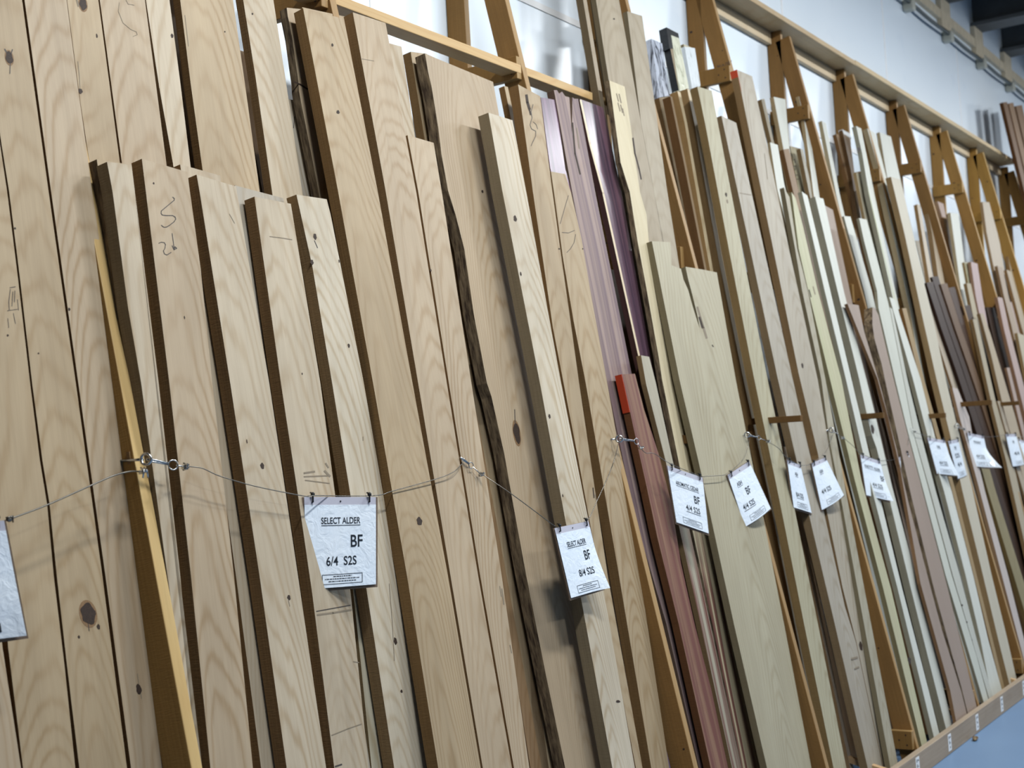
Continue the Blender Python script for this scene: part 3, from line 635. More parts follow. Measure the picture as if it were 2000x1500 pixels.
# --- black and wrapped ends
g1 = board('ash', (150, 132, 104), 'B', -.155, .045, [(1271, 77), (1287, 190)], [(1292, 86), (1308, 188)], 'board with a dark sealed end wrapped in grey streaked plastic, lowest of the three', seed=.1, endmat='blackpaint')
endcap(g1, 'B', -.155, .045, [(1271, 77), (1287, 190), (1307, 187), (1292, 86)], 'plastic_sleeve', 'wrapgrey', 'grey streaked plastic sleeve over the board end')
g2 = board('ash', (150, 132, 104), 'B', -.155, .045, [(1301, 54), (1326, 178)], [(1324, 66), (1344, 172)], 'board with the tallest black painted end, yellowish plastic over its front', seed=.2, endmat='blackpaint', edge='blackpaint')
endcap(g2, 'B', -.155, .045, [(1301, 54), (1307, 95), (1328, 95), (1324, 66)], 'black_end', 'blackpaint', 'black painted end', .003)
endcap(g2, 'B', -.155, .03, [(1310, 70), (1326, 178), (1344, 172), (1325, 76)], 'plastic_sleeve', 'wrapyellow', 'yellowish plastic wrap over the front', .005)
g3 = board('maple', (200, 190, 160), 'B', -.155, .045, [(1335, 86), (1352, 175)], [(1356, 95), (1367, 168)], 'board with a white plastic wrapped end beside the black ended one', seed=.3, edge='edgegrey')
endcap(g3, 'B', -.155, .045, [(1336, 92), (1351, 175), (1367, 168), (1356, 95)], 'plastic_sleeve', 'wrapwhite', 'white plastic sleeve over the board end')
# --- edge-on boards between the third leg and the grey-white ones
board('walnut', (138, 116, 88), 'B', -.06, .05, [(1309, 188), (1338, 330), (1375, 520)], [(1313, 189), (1342, 330), (1379, 520)], 'brown board seen edge on right of the third leg, under the grey plastic end', seed=.5)
board('ash', (206, 186, 150), 'B', -.06, .05, [(1323, 178), (1337, 240), (1382, 500), (1395, 570)], [(1329, 180), (1342, 240), (1388, 500), (1400, 570)], 'first board with a thin bright front edge, below the yellowish plastic end', seed=.6)
board('ash', (206, 190, 160), 'B', -.06, .05, [(1342, 173), (1356, 240), (1402, 500), (1452, 741), (1500, 960)], [(1347, 175), (1362, 240), (1409, 500), (1458, 741), (1506, 960)], 'second board with a thin bright front edge, left of the knotted straight board', seed=.42)
board('ash', (176, 168, 140), 'B', 0.05, .045, [(1362, 169), (1377, 240), (1426, 500), (1471, 730), (1523, 980), (1571, 1221), (1628, 1500)], [(1390, 177), (1402, 240), (1452, 500), (1497, 730), (1549, 980), (1598, 1221), (1653, 1500)],
      'straight greenish ash board with one small black knot, hook chain crossing it', seed=.28, knots=[(1418, 380, 2, 4)], strokes=[(3, 7, [(1420, 391), (1421, 396)])])
board('ash', (216, 200, 180), 'B', -.075, .03, [(1553, 985), (1602, 1221), (1655, 1475)], [(1561, 985), (1608, 1221), (1662, 1475)], 'thin pinkish strip squeezed right of the straight greenish board', seed=.38, ztop=1.9)
board('ash', GREY, 'B', 0.05, .045, [(1409, 226), (1466, 490), (1517, 730), (1557, 905), (1580, 1005), (1631, 1221), (1692, 1488)], [(1438, 240), (1493, 490), (1546, 730), (1586, 905), (1608, 995), (1650, 1184), (1672, 1255), (1722, 1488)],
      'grey-white board with a pointed corner top, divider peg crossing it', seed=.73, strokes=[(1.4, 7, [(1445, 377), (1467, 381)])])
board('ash', (176, 166, 148), 'B', 0.052, .045, [(1439, 136), (1464, 260), (1511, 490), (1560, 730), (1598, 888), (1613, 989), (1646, 1149), (1673, 1255), (1724, 1492)], [(1469, 149), (1500, 292), (1542, 490), (1597, 741), (1616, 852), (1633, 949), (1642, 974), (1677, 1149), (1717, 1349), (1742, 1500)],
      'tall board with a red painted top edge, in front of the nailed crossbar', seed=.15, knots=[(1567, 714, 2, 5), (1681, 1262, 3, 9)], strokes=[(4, 7, [(1664, 1287), (1674, 1284)]), (3, 7, [(1670, 1306), (1677, 1303)]), (1.2, 7, [(1493, 300), (1499, 350)])])
def sidepaint(par, pl, off, t, p0, p1, mat, label, name='painted_edge'):
    a, b = at(p0, pl, off), at(p1, pl, off); n = Vector((0, 1, -PL[pl][1])).normalized()
    x = n.cross((a-b).normalized()).normalized()
    if x.x > 0: x = -x
    bm = bmesh.new(); obb(bm, o=b+x*.0015-n*.0005, a=(a-b), b=n*(t+.001), c=-x*.003)
    bmesh.ops.recalc_face_normals(bm, faces=bm.faces[:])
    o = link(name, bm, [M[mat]], parent=par); o['label'] = label
byl = lambda s_: [o for o in C.objects if str(o.get('label', '')).startswith(s_)][0]
sidepaint(byl('tall board with a red painted'), 'B', .052, .045, (1439, 136), (1448, 178), 'red', 'red painted end of the left edge')
sidepaint(byl('short reddish cedar'), 'A', 0, .035, (1214, 731), (1230, 805), 'red', 'red painted end of the left edge')

# --- far bays -------------------------------------------------------------
G = 'edgegrey'
far = [
 # kind, colour, plane, off, t, L, R, label, kw
 ('walnut', (150, 140, 118), 'C', -0.170, .03, [(1487, 194), (1505, 271), (1514, 310)], [(1493, 193), (1510, 271), (1520, 310)], 'thin dark leaning strip with a bare wall gap on both sides', {}),
 ('maple', WHITE, 'C', -0.170, .03, [(1511, 189), (1530, 290), (1545, 370)], [(1534, 194), (1542, 290), (1556, 370)], 'white board top in front of the fifth upright, left of the small A opening', {}),
 ('walnut', BRN, 'C', -0.090, .03, [(1530, 292), (1550, 378)], [(1541, 290), (1561, 378)], 'brown board right below the white board top by the fifth upright', {}),
 ('ash', (176, 168, 140), 'C', -0.170, .035, [(1543, 285), (1560, 372)], [(1562, 290), (1571, 372)], 'greenish board with dark letters on its edge', dict(strokes=[(1.4, 6, [(1546, 300), (1549, 310)]), (1.6, 6, [(1548, 313), (1552, 311), (1553, 318)]), (1.6, 6, [(1549, 325), (1554, 324), (1553, 332)]), (1.5, 6, [(1553, 342), (1558, 342)]), (1.5, 6, [(1554, 350), (1560, 350)])])),
 ('ash', (168, 162, 146), 'C', -0.110, .03, [(1563, 290), (1581, 379)], [(1568, 292), (1588, 379)], 'grey strip between the lettered board and the tall white strip', {}),
 ('maple', WHITE, 'C', -0.100, .025, [(1560, 188), (1570, 230), (1589, 379), (1592, 400)], [(1572, 197), (1583, 270), (1600, 379), (1603, 400)], 'tall bright white strip whose pointed top covers a rack leg', {}),
 ('maple', WHITE, 'C', -0.050, .02, [(1504, 278), (1518, 369)], [(1519, 283), (1532, 361)], 'small white board end beside the red topped board', {}),
 ('maple', PINK, 'C', -0.160, .02, [(1588, 320), (1606, 420)], [(1604, 331), (1619, 408)], 'pinkish board top behind the white strips, upper of two', {}),
 ('maple', PINK, 'C', -0.050, .02, [(1609, 400), (1650, 610)], [(1627, 410), (1660, 569), (1669, 610)], 'pinkish board behind the white strips, lower topped of two', {}),
 ('maple', WHITE, 'C', -0.190, .03, [(1605, 236), (1633, 379), (1645, 430)], [(1613, 241), (1640, 379), (1652, 430)], 'white strip with a brown edge, right of the fifth leaning leg', {}),
 ('walnut', BRN, 'C', -0.210, .03, [(1633, 262), (1657, 360)], [(1640, 262), (1662, 360)], 'thin brown strip by the sixth upright', {}),
 ('walnut', (128, 106, 82), 'C', -0.180, .03, [(1645, 253), (1664, 345), (1675, 430)], [(1659, 261), (1670, 345), (1682, 430)], 'board shaded brown below its cream end, in front of the sixth upright', dict(endc=((1645, 253), (1648, 262), (1662, 271), (1659, 261)))),  # brown front is shadow put into the board colour
 ('maple', CREAM, 'C', -0.110, .025, [(1672, 337), (1680, 379), (1690, 430)], [(1682, 338), (1690, 379), (1700, 430)], 'short cream board top between two taller far boards', {}),
 ('poplar', WHITE, 'C', -0.050, .035, [(1672, 246), (1684, 300), (1697, 379), (1741, 569), (1750, 610)], [(1682, 251), (1708, 379), (1749, 569), (1758, 610)], 'tall white board with a dark knot on its edge', dict(knots=[(1677, 292, 3, 5)], edge=G)),
 ('maple', WHITE, 'C', -0.050, .04, [(1694, 251), (1722, 352), (1727, 380), (1778, 610), (1800, 745)], [(1709, 260), (1731, 345), (1736, 375), (1784, 610), (1806, 745)], 'tall white board with a broad brown edge, left of the square topped one', {}),
 ('maple', WHITE, 'C', -0.155, .03, [(1718, 258), (1732, 342), (1745, 420)], [(1740, 267), (1760, 355), (1775, 420)], 'square topped white board under the small wall opening by the seventh upright', {}),
 ('ash', (170, 162, 140), 'C', 0.045, .03, [(1531, 366), (1553, 486), (1567, 569), (1604, 740), (1620, 860), (1640, 960)], [(1542, 385), (1557, 486), (1578, 569), (1612, 740), (1634, 860), (1652, 960)], 'dull green grey board that starts under a white end', dict(edge=G)),
 ('poplar', POPC, 'C', 0.045, .03, [(1546, 375), (1560, 486), (1579, 569), (1621, 740), (1670, 940), (1725, 1149), (1802, 1464)], [(1554, 387), (1568, 440), (1597, 566), (1643, 740), (1683, 940), (1740, 1149), (1813, 1460)],
  'yellow green poplar board with a knot near its foot', dict(knots=[(1776, 1290, 3, 7)], edge=G, strokes=[(2, 4, [(1580, 566), (1584, 580)]), (2, 7, [(1588, 560), (1592, 575)])])),
 ('maple', WHITE, 'C', 0.045, .03, [(1566, 374), (1611, 569), (1652, 740), (1686, 886), (1709, 979), (1753, 1149), (1802, 1349), (1826, 1448)], [(1577, 382), (1622, 569), (1663, 740), (1698, 887), (1722, 985), (1762, 1149), (1814, 1349), (1836, 1438)],
  'bright white strip running to the kerb, left one of the pair', dict(edge=G)),
 ('maple', WHITE, 'C', 0.047, .045, [(1592, 384), (1636, 569), (1678, 740), (1695, 818), (1703, 850), (1712, 875), (1731, 949), (1779, 1149), (1829, 1349), (1850, 1432)], [(1608, 388), (1613, 409), (1648, 569), (1692, 740), (1706, 796), (1742, 949), (1795, 1149), (1844, 1349), (1862, 1422)],
  'bright white strip with a dark knot hole on its edge, right one of the pair', dict(edge=G, knots=[(1704, 838, 3, 9)])),
 ('maple', PINK, 'C', 0.086, .022, [(1655, 593), (1714, 740), (1752, 880), (1798, 1140), (1856, 1349), (1868, 1412)], [(1677, 596), (1688, 648), (1721, 759), (1774, 980), (1818, 1149), (1840, 1231), (1877, 1349), (1890, 1400)],
  'plain pinkish brown board left of the live edge gap', dict(fix=1)),
 ('maple', PINK, 'C', 0.086, 0.06, [(1704, 600), (1704, 634), (1708, 662), (1722, 711), (1728, 740), (1760, 880), (1781, 974), (1824, 1149), (1856, 1266), (1878, 1343), (1892, 1400)], [(1709, 602), (1716, 616), (1733, 690), (1750, 759), (1770, 838), (1797, 940), (1851, 1149), (1900, 1349), (1910, 1390)],
  'pinkish brown board with a wavy brown live edge', dict(ledge='barkedge')),
 ('maple', WHITE, 'C', -0.050, .02, [(1648, 422), (1688, 569), (1696, 605)], [(1661, 423), (1703, 569), (1711, 605)], 'white board end seen above the wavy live edge board', dict(edge=G)),
 ('maple', (202, 203, 190), 'C', 0.086, .02, [(1678, 426), (1688, 472), (1713, 569), (1716, 602), (1748, 740), (1770, 831), (1804, 960), (1847, 1124), (1885, 1250), (1923, 1377)], [(1693, 429), (1722, 540), (1738, 605), (1764, 740), (1785, 850), (1815, 960), (1859, 1124), (1907, 1280), (1932, 1372)],
  'off white board right of the wavy live edge one, wider topped', dict(edge=G)),
 ('maple', (196, 196, 184), 'C', 0.075, .03, [(1738, 600), (1765, 740), (1786, 850), (1817, 960), (1861, 1124), (1909, 1285), (1934, 1372)], [(1743, 604), (1772, 740), (1798, 846), (1828, 960), (1875, 1124), (1908, 1250), (1940, 1363)],
  'off white strip with small dark pin knots beside the wider off white board', dict(edge=G, knots=[(1879, 1182, 1.5, 2), (1888, 1215, 1.5, 2), (1897, 1250, 2, 2.5)])),
 ('maple', WHITE, 'C', 0.045, .03, [(1737, 580), (1783, 740), (1812, 852), (1844, 960), (1886, 1124), (1915, 1249), (1937, 1362)], [(1747, 584), (1798, 740), (1826, 852), (1859, 960), (1901, 1124), (1930, 1249), (1958, 1352)],
  'bright white board ending mid height, right of the grey gap', dict(edge=G)),
 ('pine', (160, 136, 96), 'C', 0.040, .03, [(1762, 602), (1798, 745), (1860, 960), (1902, 1124), (1956, 1345)], [(1770, 602), (1806, 745), (1867, 960), (1908, 1124), (1962, 1343)], 'thin yellowish strip hugging the bright white board', {}),
 ('maple', (196, 188, 168), 'C', 0.045, .045, [(1740, 345), (1766, 454), (1805, 634), (1829, 740), (1858, 859), (1880, 960), (1920, 1124), (1950, 1250), (1969, 1326)], [(1759, 351), (1782, 454), (1806, 557), (1822, 620), (1847, 740), (1874, 852), (1900, 960), (1937, 1124), (1968, 1250), (1986, 1329)],
  'long pale board with a broad brown edge running from the high opening to the kerb', {}),
 ('maple', (184, 170, 150), 'C', -0.050, .02, [(1808, 563), (1823, 640), (1860, 756), (1875, 830)], [(1815, 566), (1837, 634), (1870, 734), (1890, 830)], 'pale board top leaning apart from the long pale board in a narrow wedge', {}),
 ('maple', (196, 184, 176), 'C', 0.045, .025, [(1860, 757), (1874, 814), (1890, 870), (1914, 960), (1957, 1124), (2003, 1300)], [(1870, 759), (1893, 814), (1903, 870), (1924, 960), (1969, 1124), (2013, 1300)], 'pinkish white board end low beside the black gap', {}),
 ('ash', (146, 134, 98), 'C', 0.025, .03, [(1904, 870), (1930, 960), (2000, 1190)], [(1920, 870), (1945, 960), (2015, 1185)], 'olive coloured board left of the black gap at the right', {}),
 ('maple', (190, 176, 154), 'C', -0.050, .03, [(1791, 399), (1800, 454), (1815, 548)], [(1797, 400), (1806, 454), (1823, 545)], 'thin cream strip below the seventh frame crossbar, lower of two', {}),
 ('maple', (184, 168, 144), 'C', -0.100, .04, [(1793, 320), (1820, 454), (1834, 552), (1850, 600)], [(1801, 325), (1826, 454), (1845, 552), (1860, 600)], 'cream board with a dark edge covering the seventh leg crossbar', {}),
 ('maple', GREY, 'C', -0.180, .03, [(1788, 470), (1808, 550)], [(1797, 470), (1812, 552)], 'grey and white board end behind the thin cream strip', {}),
 ('maple', (196, 176, 166), 'C', -0.240, .03, [(1831, 393), (1841, 426), (1860, 520)], [(1843, 398), (1848, 424), (1867, 520)], 'pinkish white board top covering the eighth upright foot', {}),
 ('walnut', BRN, 'C', -0.200, .03, [(1842, 424), (1870, 550)], [(1849, 424), (1876, 550)], 'brown board just under the pinkish white board top', {}),
 ('walnut', BRN, 'C', -0.220, .03, [(1852, 418), (1880, 550)], [(1856, 418), (1884, 550)], 'second brown board beneath the A shaped frame', {}),
 ('maple', WHITE, 'C', -0.110, .03, [(1856, 415), (1875, 553), (1880, 590)], [(1872, 418), (1889, 553), (1894, 590)], 'bright white board under the A shaped frame', {}),
 ('maple', (190, 176, 156), 'C', -0.090, .03, [(1919, 394), (1927, 454), (1940, 518), (1952, 570)], [(1932, 395), (1948, 454), (1953, 475), (1962, 530), (1970, 570)], 'pale board top crossing the frame with the broken looking crossbar', {}),
 ('maple', (186, 170, 142), 'C', -0.090, .03, [(1964, 470), (1974, 531), (1985, 580)], [(1974, 471), (1990, 531), (2001, 580)], 'pale flat topped board right of the pale crossing board', {}),
 ('maple', (172, 154, 134), 'C', -0.030, .03, [(1948, 519), (1961, 579), (1975, 634), (1990, 700)], [(1958, 523), (1970, 579), (1985, 634), (2000, 700)], 'tan board top in the far cluster, left of the pinkish lower one', {}),
 ('maple', (176, 160, 136), 'C', -0.030, .03, [(1966, 527), (1994, 634), (2010, 690)], [(1974, 530), (2003, 634), (2018, 690)], 'tan board top in the far cluster, rightmost', {}),
 ('maple', (184, 162, 158), 'C', -0.050, .03, [(1896, 511), (1906, 580), (1912, 609), (1918, 640)], [(1909, 515), (1919, 580), (1925, 612), (1930, 640)], 'pinkish white board against the far orange leg', {}),
 ('ash', (170, 164, 134), 'C', -0.090, .03, [(1883, 512), (1903, 620)], [(1895, 512), (1912, 620)], 'olive edge board left of the pinkish white one at the orange leg', {}),
 ('maple', (176, 164, 138), 'C', -0.030, .03, [(1888, 553), (1900, 613), (1905, 640)], [(1896, 554), (1909, 613), (1914, 640)], 'short cream board end under the bright white far board', {}),
 ('maple', (176, 160, 136), 'C', 0.035, .03, [(1914, 612), (1935, 690), (1964, 814), (1990, 900), (2040, 1100)], [(1921, 613), (1935, 654), (1983, 814), (2006, 900), (2058, 1100)], 'long tan board right of the long cream one in the far cluster', {}),
 ('maple', (172, 160, 136), 'C', 0.035, .03, [(1900, 623), (1935, 780), (1965, 900), (2010, 1100)], [(1908, 623), (1945, 785), (1978, 900), (2024, 1100)], 'long cream board crossed by the long far divider peg', {}),
 ('maple', (180, 158, 150), 'C', 0.035, .03, [(1948, 580), (1961, 643), (2000, 800)], [(1958, 582), (1971, 642), (2012, 800)], 'pinkish board end near the right edge, above the brown shadow', {}),
 ('maple', (176, 156, 146), 'C', -0.040, .03, [(1970, 590), (1985, 648), (2000, 700)], [(1976, 590), (1991, 648), (2008, 700)], 'slim pinkish board at the right edge beside the pinkish board end', {}),
 ('maple', (184, 174, 150), 'C', 0.045, .03, [(1987, 650), (2001, 720), (2040, 900)], [(2000, 655), (2020, 720), (2060, 900)], 'cream board top cut by the right edge of the picture', {}),
 ('maple', (170, 150, 138), 'C', 0.035, .02, [(1966, 718), (1990, 820), (2040, 1020)], [(1972, 718), (1997, 820), (2046, 1020)], 'slim pale strip rising from the brown shadow at the right', {}),
 ('maple', (172, 158, 136), 'C', 0.045, .02, [(1948, 783), (1975, 880), (2040, 1100)], [(1954, 784), (1982, 880), (2048, 1100)], 'slim pale strip that starts beside the far divider peg', {}),
 ('walnut', WALC, 'C', -0.020, .03, [(1810, 552), (1812, 560), (1838, 640), (1866, 720), (1893, 800), (1925, 900), (1957, 1000), (1988, 1100)], [(1822.5, 550), (1824.5, 560), (1850.5, 640), (1878.5, 720), (1905.5, 800), (1937.5, 900), (1969.5, 1000), (2000.5, 1100)], 'dark walnut board first in the dark stack right of the long pale board', {}),  # walnut stack, its dark colour also standing in for the shaded black gap
 ('walnut', WALC, 'C', -0.032, .03, [(1820, 541), (1826, 560), (1852, 640), (1880, 720), (1906, 800), (1938, 900), (1970, 1000), (2002, 1100)], [(1832.5, 539), (1838.5, 560), (1864.5, 640), (1892.5, 720), (1918.5, 800), (1950.5, 900), (1982.5, 1000), (2014.5, 1100)], 'dark walnut board second in the dark stack, topping the others', {}),
 ('walnut', (104, 80, 58), 'C', -0.020, .03, [(1837, 555), (1865, 640), (1893, 720), (1920, 800), (1952, 900), (1984, 1000), (2015, 1100)], [(1849.5, 553), (1877.5, 640), (1905.5, 720), (1932.5, 800), (1964.5, 900), (1996.5, 1000), (2027.5, 1100)], 'brown walnut board with a tan streak in the middle of the dark stack', {}),
 ('walnut', (70, 50, 38), 'C', -0.032, .03, [(1853, 562), (1878, 640), (1906, 720), (1934, 800), (1966, 900), (1998, 1000), (2028, 1100)], [(1865.5, 560), (1890.5, 640), (1918.5, 720), (1946.5, 800), (1978.5, 900), (2010.5, 1000), (2040.5, 1100)], 'dark walnut board fourth in the dark stack, lower topped', {}),
 ('walnut', WALC, 'C', -0.020, .03, [(1878, 598), (1892, 640), (1920, 720), (1947, 800), (1979, 900), (2011, 1000), (2042, 1100)], [(1894, 596), (1908, 640), (1936, 720), (1963, 800), (1995, 900), (2027, 1000), (2058, 1100)], 'dark walnut board fifth in the dark stack, just left of the long cream one', {}),
 ('walnut', (122, 98, 76), 'C', -0.050, .035, [(1876, 622), (1900, 720), (1945, 900), (1990, 1060)], [(1884, 622), (1909, 720), (1954, 900), (1999, 1060)], 'brown board with a light dot like end at its top', {}),
 ('walnut', (128, 106, 84), 'C', -0.050, .035, [(1887, 622), (1906, 700), (1955, 900), (2000, 1060)], [(1895, 622), (1915, 700), (1964, 900), (2010, 1060)], 'brown board with a light end, left of the long cream one', {}),
 ('walnut', WALC, 'C', -0.050, .04, [(1926, 600), (1950, 700), (1975, 800), (2030, 1000)], [(1944, 600), (1968, 700), (1992, 800), (2046, 1000)], 'very dark board in the shadow under the pinkish board ends', {}),
 ('walnut', (120, 92, 66), 'E', .0, .04, [(1959, 200), (1990, 330), (2010, 410)], [(1967, 199), (1998, 330), (2018, 410)], 'tall reddish brown board beyond the end of the rack, leftmost of three', dict(ztop=None)),
 ('walnut', (140, 112, 84), 'E', .0, .04, [(1970, 202), (2001, 330)], [(1979, 200), (2010, 330)], 'tall reddish brown board beyond the end of the rack, middle of three', {}),
 ('walnut', (132, 104, 78), 'E', .0, .04, [(1984, 207), (2015, 340)], [(1996, 205), (2027, 340)], 'tall reddish brown board beyond the end of the rack, cut by the right edge', {}),
]
for kind, col, pl, off, t, L, R, label, kw in far:
    kw = dict(kw); endc = kw.pop('endc', None); kw.pop('fix', None)
    o = board(kind, col, pl, off, t, L, R, label, **kw)
    if endc: 
        e_ = endcap(o, pl, off, t, endc, 'board_end', 'wrapwhite', 'light coloured board end', .003)

# filler boards added behind the visible ones, dark brown so the gaps look dark
for i in range(-1, 11):
    xa, xb = FX(i)+.02, FX(i+1)-.09
    nb = 5; wd = (xb-xa)/nb
    for j in range(nb):
        zt = (4.3 if i < 0 or (i == 0 and j < 3) else 3.5 if i == 0 else 3.2 if i == 1 else 3.0 if i == 2 else 2.75)-rnd.random()*.2
        y0 = yplane('C', -.27, LENB); y1 = yplane('C', -.27, zt)
        n = Vector((0, 1, -.18)).normalized()
        base = Vector((xa+j*wd, y0, LENB)); zv = Vector((0, y1-y0, zt-LENB)); L_ = zv.length; zax = zv/L_; xax = Vector((1, 0, 0)); yax = zax.cross(xax)
        bm = bmesh.new(); box(bm, (0, 0, 0), (wd-.006, .025, L_))
        mw = Matrix(((1, yax.x, zax.x, base.x), (0, yax.y, zax.y, base.y), (0, yax.z, zax.z, base.z), (0, 0, 0, 1)))
        o = link('backing_board', bm, [M['walnut'], M['edge']], mw=mw); setcol(o, (120, 96, 70))
        tag(o, 'brown filler board at the back of the rack, only a dark sliver showing between front boards', 'board', 'boards at the back of the rack')

# ================================================================== SIGNS
FONTC = bpy.data.curves
def textmesh(body, size, cx, cy, wfrac):
    cu = FONTC.new('lettering', 'FONT'); cu.body = body; cu.size = size; cu.align_x = 'CENTER'; cu.align_y = 'CENTER'; cu.offset = size*.012; cu.resolution_u = 4
    ob = bpy.data.objects.new('lettering', cu); C.objects.link(ob)
    dg = bpy.context.evaluated_depsgraph_get(); dg.update()
    me = bpy.data.meshes.new_from_object(ob.evaluated_get(dg))
    bpy.data.objects.remove(ob, do_unlink=True)
    x0_, x1_ = min(v.co.x for v in me.vertices), max(v.co.x for v in me.vertices)
    sx = wfrac*PW/(x1_-x0_); xm = (x0_+x1_)/2
    V = [(cx+(v.co.x-xm)*sx, cy+v.co.y) for v in me.vertices]; Fc = [tuple(p.vertices) for p in me.polygons]
    bpy.data.meshes.remove(me)
    return V, Fc
PW, PH = .216, .279           # a letter sheet
def sign(corners, yc, yaw, lines, label, curl=0.0, small=True, back=True, bend=.004):
    cx = sum(p[0] for p in corners)/4; cy = sum(p[1] for p in corners)/4
    c0 = at_y((cx, cy), yc); a = math.radians(yaw); nn = Vector((math.sin(a), math.cos(a), 0))
    P = []
    for p in corners:
        v = ray(p); P.append(CAM+v*(nn.dot(c0-CAM)/nn.dot(v)))
    TL, TR, BR, BL = P
    nrm = (TR-TL).cross(BL-TL).normalized()
    if nrm.y > 0: nrm = -nrm
    def S(u, v, d=0.0):         # u 0..1 across, v 0..1 down, d metres towards the viewer
        q = TL*(1-u)*(1-v)+TR*u*(1-v)+BR*u*v+BL*(1-u)*v
        return q+nrm*(d+bend*math.sin(math.pi*u)*v+curl*max(0, u-.45)**2*max(0, v-.35)**1.5*6)
    root = empty('price_sign', c0); tag(root, label, 'sign', 'signs hung on the steel cable')
    def grid(nm, u0, u1, v0, v1, d, mat, th=.0006, flat=False):
        bm = bmesh.new(); nu, nv = 10, 12; G_ = [[], []]
        for s_, dd in ((0, d), (1, d-th)):
            for i in range(nu+1):
                for j in range(nv+1):
                    u, v = u0+(u1-u0)*i/nu, v0+(v1-v0)*j/nv
                    if flat: q = TL*(1-u)*(1-v)+TR*u*(1-v)+BR*u*v+BL*(1-u)*v+nrm*dd
                    else: q = S(u, v, dd)
                    G_[s_].append(bm.verts.new(q))
        idx = lambda i, j: i*(nv+1)+j
        for i in range(nu):
            for j in range(nv):
                for s_ in (0, 1): bm.faces.new([G_[s_][idx(*q)] for q in ((i, j), (i+1, j), (i+1, j+1), (i, j+1))])
        rim = [idx(i, 0) for i in range(nu)]+[idx(nu, j) for j in range(nv)]+[idx(i, nv) for i in range(nu, 0, -1)]+[idx(0, j) for j in range(nv, 0, -1)]
        for a_, b_ in zip(rim, rim[1:]+rim[:1]): bm.faces.new((G_[0][a_], G_[0][b_], G_[1][b_], G_[1][a_]))
        bmesh.ops.recalc_face_normals(bm, faces=bm.faces[:])
        return link(nm, bm, [M[mat]], parent=root)
    if back: grid('backing_board', -.02, 1.03, 0, 1.035, -.003, 'backing', .006, True)
    grid('sleeve_header', 0, 1.0, -.002, .10, .0004, 'header')
    pg = grid('page', 0, 1, .085, 1, .0012, 'paper')
    bm = bmesh.new()
    def put(V, Fc, d=.0020):
        vv = [bm.verts.new(S(x, y, d)) for x, y in V]
        for f in Fc:
            try: bm.faces.new([vv[i] for i in f])
            except ValueError: pass
    def bar(u0, v0, u1, v1):
        n_ = 6; V = [(u0+(u1-u0)*k/n_, v) for k in range(n_+1) for v in (v0, v1)]
        put(V, [(2*k, 2*k+2, 2*k+3, 2*k+1) for k in range(n_)])
    for (body, size, u, v, und, wf) in lines:
        V, Fc = textmesh(body, size, 0, 0, wf)
        if und:
            w_ = max(x for x, y in V)-min(x for x, y in V); bar(u-w_/2/PW, v+size*.46/PH, u+w_/2/PW, v+size*.53/PH)
        put([(u+x/PW, v-y/PH) for x, y in V], Fc)
    if small:
        x0_, x1_, y0_, y1_, th = .22, .80, .855, .965, .006
        bar(x0_, y0_, x1_, y0_+th); bar(x0_, y1_-th, x1_, y1_); bar(x0_, y0_, x0_+th*1.3, y1_); bar(x1_-th*1.3, y0_, x1_, y1_)
        for k, (a_, b_) in enumerate(((.38, .64), (.26, .76), (.31, .71))):
            xx = a_; rr = random.Random(k)
            while xx < b_:
                l_ = .012+.03*rr.random(); bar(xx, .875+k*.027, min(xx+l_, b_), .884+k*.027); xx += l_+.007
    bmesh.ops.recalc_face_normals(bm, faces=bm.faces[:])
    link('lettering', bm, [M['print']], parent=pg)
    # black zip ties that hold it on the cable
    for u in (.11, .90):
        bm = bmesh.new(); q = S(u, 0, .004); q2 = S(u, .055, .005)
        tube(bm, [q+Vector((0, .008, .014)), q+nrm*.004+Vector((0, 0, .012)), q2+nrm*.002, q2-nrm*.004], .0028, 6)
        bmesh.ops.create_icosphere(bm, subdivisions=2, radius=.0068, matrix=Matrix.Translation(q+nrm*.003+Vector((0, 0, .009))))
        link('zip_tie', bm, [M['blackclip']], parent=root)
    bm = bmesh.new(); q = S(.5, .045, .0012)
    bmesh.ops.create_icosphere(bm, subdivisions=1, radius=.0028, matrix=Matrix.Translation(q)); link('rivet', bm, [M['blackclip']], parent=root)
    return S
Sg = {}
Sg[0] = sign([(-128, 1026), (8, 1017), (50, 1240), (-106, 1262)], 2.80, 30, [], 'big white sign cut off by the left edge of the picture', curl=.02, small=False)
Sg[1] = sign([(594, 971), (734, 971), (734, 1141), (598, 1151)], 2.785, 30, [('SELECT ALDER', .028, .50, .265, True, 0.55), ('BF', .054, .72, .50, False, .17), ('6/4  S2S', .039, .50, .715, False, .43)], 'white sign reading SELECT ALDER, 6/4 S2S')
Sg[2] = sign([(1083, 1032), (1149, 1018), (1180, 1148), (1115, 1168)], 2.70, 8, [('SELECT ALDER', .028, .50, .265, True, 0.55), ('BF', .054, .72, .47, False, .17), ('8/4 S2S', .039, .58, .70, False, .43)], 'white sign reading SELECT ALDER, 8/4 S2S', curl=.03)
Sg[3] = sign([(1303, 909), (1372, 933), (1384, 1042), (1321, 1020)], 2.79, 27, [('AROMATIC CEDAR', .028, .50, .265, True, 0.66), ('BF', .054, .74, .47, False, .17), ('4/4 S2S', .039, .58, .66, True, .43)], 'white sign reading AROMATIC CEDAR')
Sg[4] = sign([(1421, 928), (1463, 901), (1505, 993), (1455, 1029)], 2.78, 14, [('ASH', .030, .30, .25, True, .2), ('BF', .054, .50, .45, False, .17), ('4/4 S2S', .039, .34, .68, True, .43)], 'tilted crinkled sign with ASH on it, on the wide split ash board', bend=.012)
